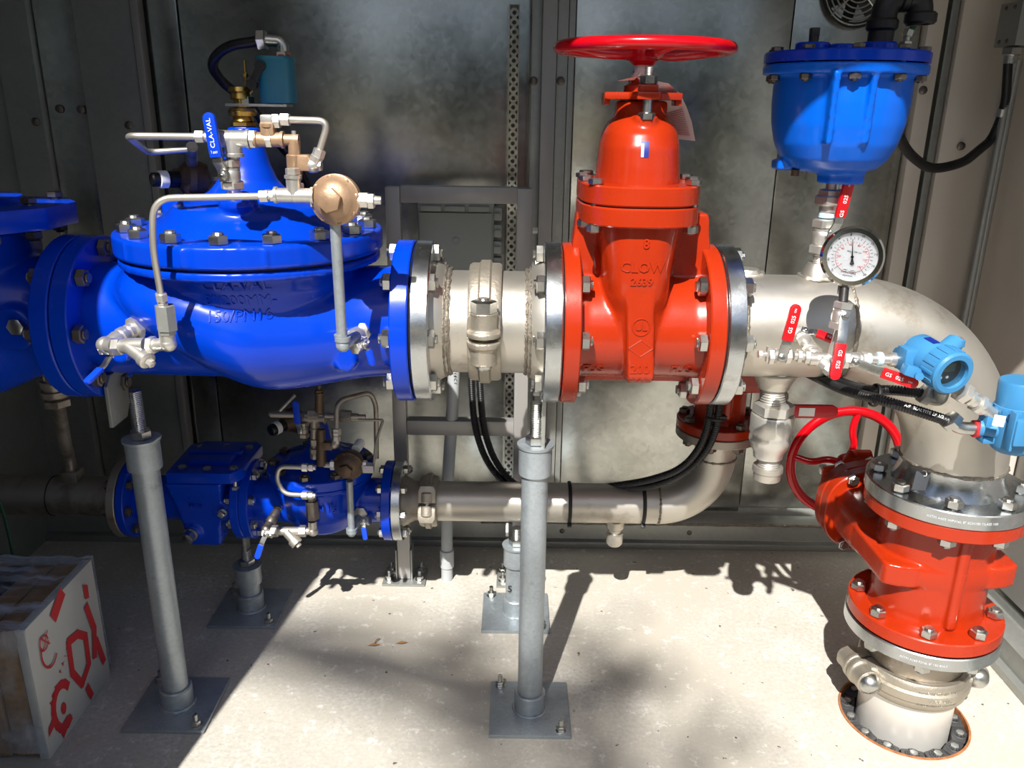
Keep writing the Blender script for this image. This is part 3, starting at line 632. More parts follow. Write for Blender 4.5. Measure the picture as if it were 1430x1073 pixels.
# ================================================================ SUPPORTS
anch = G(); anch.cyl((0, 0, 0), (0, 0, .003), .014, seg=16); anch.hexa((0, 0, .003), ZA, .021, .012); anch.thread((0, 0, .015), (0, 0, .034), .0062, .003, 10)
ame = anch.mesh('anchor_bolt', 30); ame.materials.append(zinc)
def support(label, bx, by, hcap, rodtop, pl, capmat=galvp, sq=.198, bolts_=((-.075, .08), (.075, -.08)), cap_h=.068, rp=.0302):
    t = thing('pipe_support', label, 'pipe stand', (bx, by, 0))
    g = G(); g.box((bx, by, .005), (sq, sq, .010), None, .0015); put('base_plate', g, galvp, t)
    g = G(); g.ring((bx, by, .009), ZA, .0385, rp+.0005, .052, 36, .003); g.torus((bx, by, .011), ZA, .040, .004, 40, 6, wob=.4); put('base_collar', g, galvp, t)
    g = G(); g.cyl((bx, by, .010), (bx, by, hcap-cap_h+.01), rp, seg=36); put('post', g, galvp, t)
    g = G(); g.lathe([(.0375, 0), (.0378, .006), (.0375, cap_h-.004), (.041, cap_h-.002), (.042, cap_h+.004), (.0, cap_h+.004)], (bx, by, hcap-cap_h), ZA, 36); put('cap', g, capmat, t)
    g = G(); g.thread((bx, by, hcap), (bx, by, rodtop), .0138, .0042, 16); put('threaded_rod', g, zinc, t)
    g = G(); g.hexa((bx, by, hcap+.004), ZA, .040, .020); put('nut', g, zinc, t)
    for k, (dx, dy) in enumerate(bolts_): inst('anchor_bolt', ame, Matrix.Translation((bx+dx, by+dy, .010)), t)
    if pl:
        (px_, py_, z0, z1, wy, n) = pl
        g = G(); g.prism([(-wy/2, z0), (wy/2-.02, z0), (wy/2, z0+.03), (wy/2, z1-.02), (wy/2-.02, z1), (-wy/2+.02, z1), (-wy/2, z1-.02)], Matrix(((0, 0, 1, px_-.004), (1, 0, 0, py_), (0, 1, 0, 0), (0, 0, 0, 1))), .008, .001); put('bracket', g, galvd, t)
    return t
support('tall galvanised post on a square base plate under the orange gate valve', .055, 1.712, .722, .825, (.070, 1.715, .72, .87, .07, 0))
support('tall galvanised post in shade under the left end of the blue control valve', -.828, 1.712, .722, .84, (-.862, 1.700, .772, .885, .09, 0))
zc1 = A(349, 790, 2.135).z
support('short stub stand with square plate under the small blue valve, in shade', -.772, 2.135, zc1, zc1+.055, (-.770, 2.14, zc1+.02, .30, .04, 0), cap_h=.055)
zc2 = A(716, 762, 2.13).z
support('short stub stand with scrawled cap, half hidden behind the tall middle post', .020, 2.13, zc2, zc2+.06, (-.008, 2.13, zc2+.045, .31, .06, 0), cap_h=.06)
g = G(); m = Matrix.Translation((.0, 2.0985, .115)) 
g.text('5', faceM(V((.002, 2.0985, .105))), .03, .0003); o = put('written_mark', g, inkblack, [o for o in col.objects if o.name == 'pipe_support.003'][0])
# aluminium mounting frame
fy = 2.32
fr = thing('mounting_frame', 'grey aluminium tube frame standing on the floor between pipes and back wall', 'frame', (-.15, fy, 0))
def bar(c, size, name, mat=alu, par=fr): g = G(); g.box(c, size, None, .002); return put(name, g, mat, par)
bar((-.334, fy, .62), (.040, .040, 1.22), 'upright'); bar((.027, fy, .62), (.040, .040, 1.22), 'upright')
bar((-.153, fy, 1.211), (.32, .040, .044), 'top_rail'); bar((-.153, fy, .527), (.32, .040, .046), 'cross_rail')
for x in (-.334, .027):
    g = G(); g.box((x, fy, .004), (.135, .10, .008), None, .001); put('foot_plate', g, galvd, fr)
    for s_ in (1, -1):
        g = G(); g.box((x+s_*.024, fy, .06), (.005, .05, .11), None, .001); put('foot_bracket', g, galvd, fr)
        inst('anchor_bolt', ame, Matrix.Translation((x+s_*.048, fy-.02, .008)), fr); inst('anchor_bolt', ame, Matrix.Translation((x+s_*.048, fy+.035, .008)), fr)
g = G(); g.cyl((-.330, fy+.02, 1.05), (.075, fy+.03, 1.05), .008); 
g = G(); g.hexa(A(743, 322, fy), X, .016, .016); put('bolt', g, zinc, fr)
# grey enclosure behind the frame
jb = thing('junction_box', 'grey plastic junction box with ribbed hinges behind the aluminium frame', 'electrical box', (-.175, 2.6, .90))
g = G(); g.box((-.176, 2.555, 1.035), (.228, .09, .27), None, .004); put('box', g, greybox, jb)
g = G(); g.box((-.176, 2.505, 1.022), (.220, .012, .235), None, .003); put('cover', g, greybox, jb)
for k in range(3):
    g = G(); g.box((-.25+.072*k, 2.507, 1.151), (.062, .012, .016), None, .002); put('cover_latch', g, greybox, jb)
g = G(); g.lathe([(.012, 0), (.012, .003), (.009, .0035), (.009, .0015), (.004, .0015), (0, .0015)], A(637, 337, 2.499), -YA, 24); put('cover_screw', g, greybox, jb)
for k in range(5):
    g = G(); g.box((-.050, 2.535, 1.135-.05*k), (.024, .04, .038), None, .003); g.box((-.05, 2.512, 1.135-.05*k), (.018, .01, .010), None, .002); put('hinge', g, greybox, jb)
# grey conduit riser
pc = thing('conduit_riser', 'grey PVC conduit riser with sleeve rising from floor behind the bypass pipe', 'conduit', (-.2, fy, 0))
g = G(); g.tube([V((-.200, fy, 0)), V((-.198, fy, .30)), V((-.171, fy, .66)), V((-.165, fy, .95))], .0185, 20, .2); put('pipe', g, pvc, pc)
g = G(); g.ring((-.1995, fy, .045), ZA, .0225, .018, .062, 28, .002); put('sleeve', g, pvc, pc)
g = G(); g.text('4P 2 11.8 C 1', Matrix(), .012, .0003)
m = frame((-.1705, fy-.0188, .69), -YA, (0, 0, 1)); mm = Matrix.Translation((-.168, fy-.0190, .70)) @ Matrix.Rotation(pi/2, 4, 'X') @ Matrix.Rotation(-pi/2+.06, 4, 'Z'); g.v = [mm @ v for v in g.v]; put('printing', g, inkblack, pc)

BY = 2.15
# ================================================================ LEFT BLUE VALVE AND DRAIN
lv = thing('check_valve', 'large dark blue valve body cut off by the left edge of the photo', 'valve', (-1.2, PY, .8))
g = G(); plate(g, (-.945, PY, PZ), X, .1735, .037, 64, .1); put('flange', g, blue, lv)
g = G(); g.lathe([(.117, 0), (.118, .04), (.135, .09), (.17, .17), (.195, .26), (.195, .38), (.13, .45), (.13, .55)], (-.945, PY, PZ), -X, 56)
g.cyl((-1.16, PY, 1.0), (-1.16, PY, 1.185), .15, seg=48); g.lathe([(.046, 0), (.046, .03), (.042, .036)], A(30, 455, 1.63), -YA, 32); g.cyl(A(30, 455, 1.63), A(30, 455, 1.7), .05)
put('body', g.cast(.007, 5), blue, lv)
g = G(); g.prism([(.235, -.06), (.235, .06), (.17, .15), (-.2, .15), (-.2, -.15), (.17, -.15)], Matrix.Translation((-1.17, PY, 1.192)), .045, .004); g.cyl((-1.14, PY, 1.23), (-1.14, PY, 1.25), .11, seg=40); put('cover', g, blue, lv)
me = bolt_mesh(.0185, .055, bolt_dk, 'head', 'nut')
for x, y in ((-.985, -.03), (-1.02, -.115), (-1.14, -.125), (-1.0, .10)): inst('cover_bolt', me, Matrix.Translation((x, PY+y, 1.186)), lv)
g = G(); g.hexa(A(26, 455, 1.595), -YA, .030, .016); put('plug', g, zinc, lv, 'bright square-headed plug in the round boss')
dp = thing('drain_line', 'dull steel drain union and pipe hanging below the left blue valve', 'pipe', A(80, 560, 1.9))
a = A(79, 556, 1.9); g = G(); g.hexa(a, -ZA, .056, .022); g.lathe([(.024, 0), (.032, .006), (.032, .02), (.026, .022), (.026, .03), (.031, .032), (.031, .046), (.024, .048), (.020, .08)], a, ZA, 28); put('union', g, ssdark, dp)
g = G(); g.tube([a, A(92, 625, 2.02), V((A(100, 660, BY).x, 2.15, .50)), V((A(100, 660, BY).x, 2.15, .412))], .0165, 14, .03); put('pipe', g, ssdark, dp)
g = G(); b_ = V((A(100, 660, BY).x, 2.15, .425)); g.box(b_, (.05, .05, .04), None, .005); put('elbow', g, ssdark, dp)

# ================================================================ FITTINGS, VALVES, TUBES (helpers)
def nutpair(g, p, d, r):
    """compression nut and body hex along d from p"""
    d = V(d).normalized(); g.hexa(p, d, r*3.1, r*2.6); g.cyl(p+d*r*2.6, p+d*r*3.0, r*1.2, seg=12); g.hexa(p+d*r*3.0, d, r*2.7, r*1.9); g.cyl(p+d*r*4.9, p+d*r*6, r*1.1, seg=12)
def tube_thing(label, pts, r, mat=ss, bend=.03, ends=(1, 1), name='pilot_tube'):
    t = thing(name, label, 'tube', pts[0]); g = G(); g.tube(pts, r, 14, bend, n=8); put('tube', g, mat, t)
    P = [V(p) for p in pts]
    if ends[0]: g = G(); nutpair(g, P[0]+(P[1]-P[0]).normalized()*r*2, P[0]-P[1], r); put('compression_nut', g, chrome, t)
    if ends[1]: g = G(); nutpair(g, P[-1]+(P[-2]-P[-1]).normalized()*r*2, P[-1]-P[-2], r); put('compression_nut', g, chrome, t)
    return t
def tee(g, c, dirs, r, L):
    for d in dirs:
        d = V(d).normalized(); g.lathe([(r, 0), (r, L-.006), (r*1.18, L-.005), (r*1.18, L)], c, d, 20)
    g.sphere(c, r*1.03, 16)
def ball_valve(label, c, ax, st, hd, r, L, hl, hw, grip, mat=chrome, words=None, name='ball_valve', l0=.28, drop=0, inner=white):
    ax, st, hd = V(ax).normalized(), V(st).normalized(), V(hd).normalized()
    st = (st-hd*st.dot(hd)).normalized(); q = st.cross(hd)
    t = thing(name, label, 'ball valve', c)
    g = G(); g.hexa(c-ax*L, ax, r*2.0, L*.55); g.lathe([(r*.95, -L*.45), (r*1.02, -L*.3), (r*1.05, 0), (r*1.02, L*.25), (r*.96, L*.3), (r*1.0, L*.34), (r*1.0, L*.46)], c, ax, 24); g.hexa(c+ax*L*.46, ax, r*2.0, L*.54)
    put('body', g, mat, t)
    g = G(); s0 = c+st*r*.8; g.cyl(s0, s0+st*r*.55, r*.42, seg=16); g.hexa(s0+st*r*.55, st, r*.9, r*.32); g.cyl(s0+st*r*.87, s0+st*r*1.15, r*.24, seg=12); put('stem_nut', g, zinc, t)
    h0 = s0+st*r*.45; mm = Matrix(((hd.x, q.x, st.x, h0.x), (hd.y, q.y, st.y, h0.y), (hd.z, q.z, st.z, h0.z), (0, 0, 0, 1)))
    g = G(); x1 = hl*l0; th = .003; rise = r*.5
    g.prism([(-r*.6, 0), (r*.7, 0), (x1*.75, rise), (x1+.006, rise), (x1+.006, rise+th), (x1*.72, rise+th), (r*.7-.002, th), (-r*.6, th)], mm @ Matrix(((1, 0, 0, 0), (0, 0, 1, -hw*.42), (0, 1, 0, 0), (0, 0, 0, 1))), hw*.84, .0008)
    lv_ = put('lever', g, zinc, t)
    g = G(); pl = [(x1, -hw/2), (hl-hw/2, -hw/2)]+[(hl-hw/2+hw/2*math.sin(a), -hw/2*math.cos(a)) for a in [pi*k/8 for k in range(1, 8)]]+[(hl-hw/2, hw/2), (x1, hw/2)]
    g.prism(pl, mm @ Matrix.Translation((0, 0, rise-.002)), .0075, .0018); gp = put('grip', g, grip, lv_, 'plastic sleeve on the lever')
    if words:
        g = G()
        for s_, u, sz, rot in words:
            g.text(s_, mm @ Matrix.Translation((hl*u, 0, rise+.0058)) @ Matrix.Rotation(rot, 4, 'Z'), sz, .0003)
        o = put('printing', g, inner, lv_)
    return t
# ================================================================ PILOT SYSTEM OF THE BIG CONTROL VALVE
def regulator(label, c, face, R, mat, arms, fit=chrome, name='pilot_regulator'):
    t = thing(name, label, 'regulator', c); f = V(face).normalized()
    g = G(); g.lathe([(R*.5, -R*.9), (R*.8, -R*.75), (R*.98, -R*.25), (R*1.02, -R*.2), (R*1.02, R*.12), (R*.94, R*.16), (R*.80, R*.42), (R*.55, R*.62), (R*.4, R*.66), (0, R*.66)], c, f, 40); put('housing', g, mat, t)
    g = G(); g.hexa(c+f*R*.64, f, R*.86, R*.32, ph=.3); put('cap_nut', g, mat, t)
    for k in range(8):
        a = 2*pi*k/8+.2; m = frame(c, f); p = m @ V((R*.9*math.cos(a), R*.9*math.sin(a), R*.12)); g = G(); g.hexa(p, f, R*.18, R*.1); put('screw', g, mat, t)
    for d, L, r in arms:
        d = V(d).normalized(); g = G(); g.hexa(c+d*R*.9, d, r*2.4, L*.45); g.cyl(c+d*(R*.9+L*.4), c+d*(R*.9+L), r*.9, r*.7); put('connector', g, fit, t)
    return t
PF = 1.50
ta = tube_thing('bent steel pilot tube from left body tapping up and across the blue cover', [A(226, 418, 1.455), A(213, 345, 1.435), A(214, 277, 1.44), A(372, 274, 1.45)], .0060, bend=.035)
tj = thing('pipe_tee', 'steel tee between the pilot tube and the round bronze regulator', 'fitting', A(411, 273, 1.455))
g = G(); tee(g, A(411, 273, 1.455), (X, -X, ZA), .0125, .034); put('tee', g, chrome, tj)
g = G(); q = A(411, 273, 1.455); g.hexa(q+ZA*.034, ZA, .022, .012); put('hex_bush', g, chrome, tj); g = G(); g.cyl(q-X*.05, q-X*.03, .009); put('nipple', g, chrome, tj)
rg = regulator('round bronze pressure regulator facing forward at right of the blue valve cover', A(469, 279, 1.46), (-.12, -1, .06), .043, bronze, [(X, .04, .010), (-X, .012, .010)])
g = G(); a = A(520, 281, 1.46); g.hexa(a-X*.008, X, .024, .012); g.cyl(a, a+X*.014, .007, .003); put('bleed_fitting', g, chrome, rg)
dn = thing('pilot_pipe', 'straight grey pipe dropping from the bronze regulator to the valve outlet tapping', 'pipe', A(478, 490, 1.49))
g = G(); g.cyl(A(468, 312, 1.465), A(478, 478, 1.49), .0098, seg=20); put('pipe', g, galvp, dn)
g = G(); a = A(479, 482, 1.49); g.sphere(a, .0135, 16); g.cyl(a, A(473, 455, 1.489).lerp(a, .4), .0125); g.cyl(a, A(497, 470, 1.56), .011); g.lathe([(.015, 0), (.015, .008)], a+V((0, 0, .008)), ZA, 16); put('elbow', g, galvp, dn)
g = G(); d = V((-.25, -1, 0)); a = A(500, 467, 1.60); g.hexa(a-d.normalized()*.02, d, .042, .016); g.lathe([(.016, 0), (.016, .03), (.013, .034)], a-d.normalized()*.006, d, 20); put('tapping_bush', g, chrome, dn)
ball_valve('small blue lever valve at the outlet tapping beside the blue flange', A(502, 482, 1.545), (-.3, -1, -.1), (1, -.6, -.1), (.25, -.1, -1), .0105, .022, .045, .014, vinblue)
# left tapping: bush, elbow, strainer
ti = thing('pilot_strainer', 'steel y-strainer and elbows at the left body tapping of the blue valve', 'strainer', A(190, 478, 1.50))
a = A(190, 458, 1.565); b_ = A(147, 482, 1.50)
g = G(); d = (b_-a).normalized(); g.hexa(a-d*.006, d, .040, .016); g.lathe([(.0155, .0), (.0155, .012), (.0135, .013), (.0165, .02), (.0165, .03), (.0135, .031), (.0155, .04), (.0135, .05), (.0135, (b_-a).length)], a+d*.008, d, 20); put('nipple', g, chrome, ti)
g = G(); g.sphere(b_, .0165, 18); g.cyl(b_, A(160, 483, 1.49), .0145); put('elbow', g, chrome, ti)
p1, p2 = A(160, 484, 1.485), A(217, 482, 1.47)
g = G(); d = (p2-p1).normalized(); g.hexa(p1, d, .030, .018); g.lathe([(.0145, .0), (.0145, .055)], p1+d*.01, d, 20); g.hexa(p2-d*.014, d, .030, .014); e_ = A(219, 514, 1.44); m0 = A(180, 484, 1.478); d2 = (e_-m0).normalized(); g.cyl(m0, m0+d2*.055, .0135); g.lathe([(.0165, .042), (.0165, .054), (.013, .056)], m0, d2, 20); put('strainer_body', g, chrome, ti)
g = G(); g.hexa(m0+d2*.056, d2, .014, .012); put('strainer_plug', g, chrome, ti)
a = A(235, 480, 1.465); g = G(); g.cyl(p2, a, .012); g.sphere(a, .0155, 18); g.cyl(a, a+ZA*.026, .0145); put('elbow', g, chrome, ti)
g = G(); a2 = A(234, 462, 1.462); g.cyl(a, a2, .010); g.hexa(a2, ZA, .032, .048, ch=.08); g.hexa(a2+ZA*-.008, ZA, .026, .01); put('check_fitting', g, galvd, ti)
ball_valve('small blue lever valve under the y-strainer at the left body tapping', A(150, 487, 1.50), (1, 0, -.05), (-.2, -.5, -1), (-.45, -1, -.55), .011, .014, .075, .017, vinblue, l0=.45)
# top line: blue lever valve, tees, needle valve
tl = tube_thing('steel pilot tube bending back on itself at far left above the blue cover', [A(283, 191, 1.50), A(178, 190, 1.50), A(206, 213, 1.74), A(262, 209, 1.76)], .0062, bend=.022, ends=(1, 0))
tt = thing('pipe_tee', 'steel tee above the blue valve cover behind the blue lever', 'fitting', A(325, 195, PF))
g = G(); c = A(325, 194, PF); tee(g, c, (X, -X, -ZA), .0145, .030); put('tee', g, chrome, tt)
g = G(); g.hexa(c+X*.03, X, .028, .012); g.cyl(c+X*.04, c+X*.062, .009); g.hexa(c+X*.058, X, .026, .012); put('nipple', g, chrome, tt)
g = G(); g.cyl(A(325, 212, PF), A(327, 276, 1.545), .0115); g.hexa(A(327, 252, 1.53), ZA*-1, .03, .016); put('riser', g, chrome, tt)
ball_valve('blue lever valve standing upright in front of the blue valve neck', A(322, 244, PF), ZA, (-.28, -1, .05), (-.10, 0, 1), .0165, .026, .106, .023, vinblue, words=[('CLA-VAL', .68, .0125, 0), ('OFF (', .385, .0055, pi/2)], l0=.30)
bt = thing('pipe_tee', 'bronze tee at top of the pilot line beside the valve neck', 'fitting', A(375, 193, PF))
g = G(); c = A(376, 195, PF); tee(g, c, (X, -X, ZA), .0125, .026); g.box(c+ZA*.018, (.024, .024, .024), None, .004); put('tee', g, bronze, bt)
g = G(); g.cyl(c+X*.02, c+X*.052, .0095); put('nipple', g, bronze, bt)
g = G(); e_ = A(374, 170, PF); g.box(e_, (.022, .022, .024), None, .004); g.hexa(e_-ZA*.022, ZA, .02, .01); g.hexa(e_+X*.01, X, .020, .012); put('elbow', g, chrome, bt)
tube_thing('steel pilot tube looping right from the bronze tee to the needle valve', [A(395, 167, PF), A(459, 169, PF), A(444, 218, PF)], .0062, bend=.02)
nv = thing('needle_valve', 'bronze needle valve standing upright left of the round bronze regulator', 'valve', A(412, 258, PF))
g = G(); c0 = A(411, 196, PF); c1 = A(412, 252, PF); g.cyl(c0, c0.lerp(c1, .4), .0105, seg=20); g.cyl(c0.lerp(c1, .35), c1, .0145, .0125, seg=20, ch=.002); cm = c0.lerp(c1, .55); g.box(cm+X*.016, (.024, .024, .028), None, .004); put('body', g, bronze, nv)
g = G(); g.hexa(c0, ZA, .013, .006); g.cyl(c0, c0+ZA*.016, .004); put('adjusting_screw', g, chrome, nv)
g = G(); g.hexa(c1-ZA*.004, -ZA, .026, .01); g.cyl(c1-ZA*.01, c1-ZA*.03, .008); put('nipple', g, chrome, nv)
g = G(); e_ = A(437, 231, PF); g.cyl(cm+X*.026, e_, .0105); g.sphere(e_, .0135, 16, (1.2, 1, 1)); g.cyl(e_, A(443, 219, PF), .0115); g.hexa(e_+X*.004, X, .018, .012); put('elbow', g, chrome, nv)
# shaded bronze pilot behind the cover on the left
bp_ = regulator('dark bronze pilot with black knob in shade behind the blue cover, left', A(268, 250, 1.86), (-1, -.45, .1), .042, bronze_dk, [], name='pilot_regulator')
g = G(); a = A(268, 250, 1.86); d = V((-.8, -.75, .03)).normalized(); g.lathe([(.018, .03), (.018, .05), (.015, .052), (.015, .085), (.012, .088)], a, d, 20); put('knob', g, blackpl, bp_, 'black plastic adjusting knob')
g = G(); g.ring(a+d*.054, d, .0186, .012, .018, 24, .001); put('knob_label', g, white, bp_)
g = G(); g.cyl(A(268, 228, 1.84), A(268, 205, 1.78), .012); g.hexa(A(268, 216, 1.80), ZA, .026, .014); put('connector', g, ssdark, bp_)
tube_thing('thin dark pilot tube in shade behind the blue valve neck', [A(300, 252, 1.88), A(330, 252, 1.88), A(352, 258, 1.9)], .005, ssdark, .01)
# solenoid switch on top of the valve
pt_z = A(360, 147, PY)
sv = thing('position_switch', 'teal switch housing on a bracket above the blue valve stem', 'switch', (cx, PY, pt_z.z))
g = G(); a, b_ = A(320, 147, PY), A(405, 147, PY); g.box(((a.x+b_.x)/2, PY, pt_z.z), (b_.x-a.x, .05, .005), None, .001); put('bracket_plate', g, zinc, sv)
hx0, hx1, hz0, hz1 = A(364, 110, PY).x, A(411, 110, PY).x, A(388, 144, PY).z, A(388, 79, PY).z
def srr(z, k=1): return [((hx0+hx1)/2+k*(hx1-hx0)/2*math.copysign(abs(math.cos(a))**.55, math.cos(a)), PY+k*.034*math.copysign(abs(math.sin(a))**.55, math.sin(a)), z) for a in [2*pi*i/36 for i in range(36)]]
g = G(); g.loft([srr(hz0, .93), srr(hz0+.004), srr(hz1-.012), srr(hz1-.009, 1.03), srr(hz1-.003, 1.03), srr(hz1, .97)]); put('housing', g, teal, sv)
g = G(); q = A(381, 120, PY-.028); g.lathe([(.004, 0), (.003, .002), (0, .002)], q, -YA, 10); q = A(395, 82, PY-.028); g.lathe([(.004, 0), (.003, .002), (0, .002)], q, -YA, 10); put('cover_screw', g, blackiron, sv, kind='stuff')
g = G(); q0, q1 = A(364, 92, PY-.035), A(352, 118, PY-.035); g.cyl(q0+YA*.01, q0-YA*.004, .010, seg=18); g.cyl(q1+YA*.01, q1-YA*.004, .010, seg=18); g.box((q0+q1)/2, (.014, .005, (q0-q1).length), Matrix.Rotation(math.atan2(q0.x-q1.x, q0.z-q1.z), 4, 'Y'), .001); put('lever_arm', g, blackiron, sv)
g = G(); g.cyl(A(344, 138, PY), A(341, 84, PY), .0022, seg=8); g.hexa(A(343, 108, PY), ZA, .010, .007); g.cyl(A(343.5, 104, PY), A(343, 102, PY), .004, seg=8); put('indicator_rod', g, brass, sv)
g = G(); g.hexa(A(345, 146, PY), ZA, .026, .016); put('stem_nut', g, zinc, sv)
g = G(); e0, e1, e2 = A(395, 78, PY), A(395, 58, PY), A(368, 56, PY); g.tube([e0, e1, e2], .0115, 16, .03); g.hexa(e0-ZA*.002, ZA, .028, .01); put('conduit_elbow', g, zinc, sv)
g = G(); g.ring(e0-ZA*.005, ZA, .0155, .01, .007, 24, .001); put('seal_ring', g, inkred, sv, 'red seal ring')
g = G(); g.hexa(e2+X*.006, (-1, 0, -.05), .034, .018); put('conduit_nut', g, zinc, sv)
cc = thing('flexible_conduit', 'black flexible conduit arching left from the teal switch housing', 'conduit', A(366, 56, PY))
g = G(); g.tube([A(364, 57, PY), A(315, 64, PY+.01), A(292, 90, PY+.05), A(315, 120, PY+.12), A(345, 138, PY+.16), A(380, 190, PY+.2), A(420, 235, PY+.25), A(440, 290, PY+.28)], .0105, 14, .07, ribs=.006, depth=.1, n=10); put('hose', g, conduit, cc)
# ================================================================ BYPASS LINE (axis y = 2.15, z = .362)
BY, BZ = 2.15, .362
def bX(p): return A(p, 695, BY).x
bl = thing('bypass_pipe', 'dull steel pipe entering low from the left edge behind the stands', 'pipe', (bX(60), BY, BZ-.06))
xs = bX(186)
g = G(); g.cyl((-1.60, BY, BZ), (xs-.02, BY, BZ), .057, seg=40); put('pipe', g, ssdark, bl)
g = G(); g.torus((-1.31, BY, BZ), X, .0572, .002, 40, 6); put('pipe_ring', g, rubber, bl)
g = G(); g.ring((xs-.026, BY, BZ), X, .1145, .05, .024, 48); put('flange', g, ssdark, bl)
# strainer
x2 = bX(350)
bs = thing('strainer_valve', 'small dark blue strainer with square bolted lid on the bypass pipe', 'strainer', ((xs+x2)/2, BY, BZ-.11))
g = G(); g.lathe([(.062, 0), (.062, .06), (.066, .2), (.062, x2-xs)], (xs, BY, BZ), X, 40)
xa, xb = A(246, 700, 2.08).x, A(308, 700, 2.08).x
bt_ = A(285, 760, 2.08).z; tp_ = A(290, 668, 2.08).z
g.loft([[(xa+.03, 2.07, bt_), (xb-.01, 2.07, bt_), (xb-.01, 2.2, bt_), (xa+.03, 2.2, bt_)], [(xa, 2.06, BZ+.03), (xb+.01, 2.06, BZ+.03), (xb+.01, 2.24, BZ+.03), (xa, 2.24, BZ+.03)], [(xa-.01, 2.04, tp_), (xb+.02, 2.04, tp_), (xb+.02, 2.25, tp_), (xa-.01, 2.25, tp_)]])
q = A(312, 715, 2.06); g.cyl(q, q+YA*.09, .026); q2 = A(268, 745, 2.06); g.cyl(q2+V((0, .0, 0)), q2+V((0.02, .08, .03)), .024)
g.cyl(q+V((0, .03, 0)), V((x2-.02, BY, BZ-.02)), .035, .05)
put('body', g.cast(.005, 4), blue, bs)
lz = tp_+.003
la, lb = A(232, 660, 2.03), A(330, 660, 2.03)
g = G(); g.prism([(la.x-.005, 2.035), (lb.x-.02, 2.035), (lb.x+.005, 2.07), (lb.x+.01, 2.235), (lb.x-.015, 2.265), (la.x+.02, 2.265), (la.x-.01, 2.235)], Matrix.Translation((0, 0, lz)), .032, .004); g.box(((la.x+lb.x)/2, 2.15, lz+.036), (.12, .12, .02), None, .006); g.box(((la.x+lb.x)/2, 2.15, lz+.045), (.15, .018, .012), None, .003); put('lid', g, blue, bs)
me = bolt_mesh(.0125, .05, zinc, 'head', 'nut')
for dx, dy in ((.03, .055), (.03, .2), (.17, .055), (.17, .2), (.10, .05), (.10, .205)): inst('lid_bolt', me, Matrix.Translation((la.x+dx, 2.01+dy, lz-.018)), bs)
g = G(); g.cyl(q2, q2-YA*.012, .020, seg=20); g.hexa(q2-YA*.010, (-.2, -1, -.2), .032, .022); put('drain_plug', g, zinc, bs, 'large bright hexagonal drain plug')
g = G(); g.cyl(q, q-YA*.008, .012); g.box(q-YA*.014, (.016, .016, .016), (0, .7, 0), .002); put('side_plug', g, zinc, bs)
g = G(); g.ring((xs, BY, BZ), X, .1145, .05, .022, 48); put('inlet_flange', g, blue, bs); g = G(); g.ring((x2-.025, BY, BZ), X, .1145, .05, .024, 48); put('outlet_flange', g, blue, bs)
bolts(bs, (xs-.026, BY, BZ), X, .095, 8, 0, .015, .048, bolt_dk, ZA)
bolts(bs, (x2-.025, BY, BZ), X, .095, 8, pi/8, .015, .05, zinc, ZA)
g = G()
for s_, dz in (('CLA-VAL', .05), ('PN 16', .02)): g.text(s_, faceM(V(((xa+xb)/2+.0, 2.0555, BZ+dz-.0))), .014 if dz < .04 else .016, .003)
put('cast_lettering', g, blue, bs)
# small control valve
x3 = bX(552)
sc = thing('control_valve', 'small blue control valve on the bypass pipe below the big blue valve', 'valve', ((x2+x3)/2, BY, BZ-.10))
sx = A(449, 650, BY).x; sz = A(449, 652, BY).z-.004
g = G(); g.lathe([(.064, 0), (.066, .08), (.072, .16), (.066, .3), (.064, x3-x2)], (x2, BY, BZ), X, 40)
g.lathe([(0, -.098), (.05, -.09), (.09, -.065), (.115, -.02), (.13, .05), (.132, sz-BZ-.014)], (sx, BY, BZ), ZA, 48); g.lathe([(.145, 0), (.145, .012)], (sx, BY, sz-.022), ZA, 48)
put('body', g.cast(.0045, 4), blue, sc)
g = G(); g.lathe([(.146, -.008), (.149, -.005), (.149, .018), (.146, .021), (.112, .024), (.098, .036), (.088, .044), (.05, .055), (.034, .075), (.026, .13), (.02, .15), (0, .151)], (sx, BY, sz), ZA, 56); put('cover', g, blue, sc)
bolts(sc, (sx, BY, sz-.022), ZA, .130, 10, .2, .016, .043, bolt_dk, None, 'nut', 'none', 'cover_stud')
for x0, nm in ((x2, 'inlet_flange'), (x3-.026, 'outlet_flange')): g = G(); g.ring((x0, BY, BZ), X, .1145, .05, .025, 48); put(nm, g, blue, sc)
g = G(); g.text('PN 16', faceM(A(453, 712, 2.02)), .026, .004); put('cast_lettering', g, blue, sc)
bolts(sc, (x3-.026, BY, BZ), X, .095, 8, 0, .015, .054, zinc, ZA)
# bypass right pipe
bp2 = thing('bypass_pipe', 'steel bypass pipe right of the small coupling, bending up behind the main pipe', 'pipe', (.1, BY, BZ-.06))
vx = A(998, 640, BY).x; er2 = .152; zf = A(990, 612, 2.06).z
xc_ = bX(600)
g = G(); g.ring((x3+.001, BY, BZ), X, .1145, .05, .026, 48); put('flange', g, polish, bp2)
bsp = thing('pipe_spool', 'short dark steel spool between the small blue valve and small coupling', 'pipe', ((x3+xc_)/2, BY, BZ-.06))
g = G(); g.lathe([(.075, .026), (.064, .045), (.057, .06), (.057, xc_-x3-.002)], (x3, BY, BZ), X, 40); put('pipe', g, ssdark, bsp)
[o for o in bp2.children if o.name.startswith('flange')][0].parent = bsp
fl = [o for o in bsp.children if o.name.startswith('flange')][0]; fl.data.transform(Matrix.Translation(bp2.location-bsp.location))
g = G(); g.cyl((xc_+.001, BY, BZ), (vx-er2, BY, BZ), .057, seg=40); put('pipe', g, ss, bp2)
g = G(); vs = []
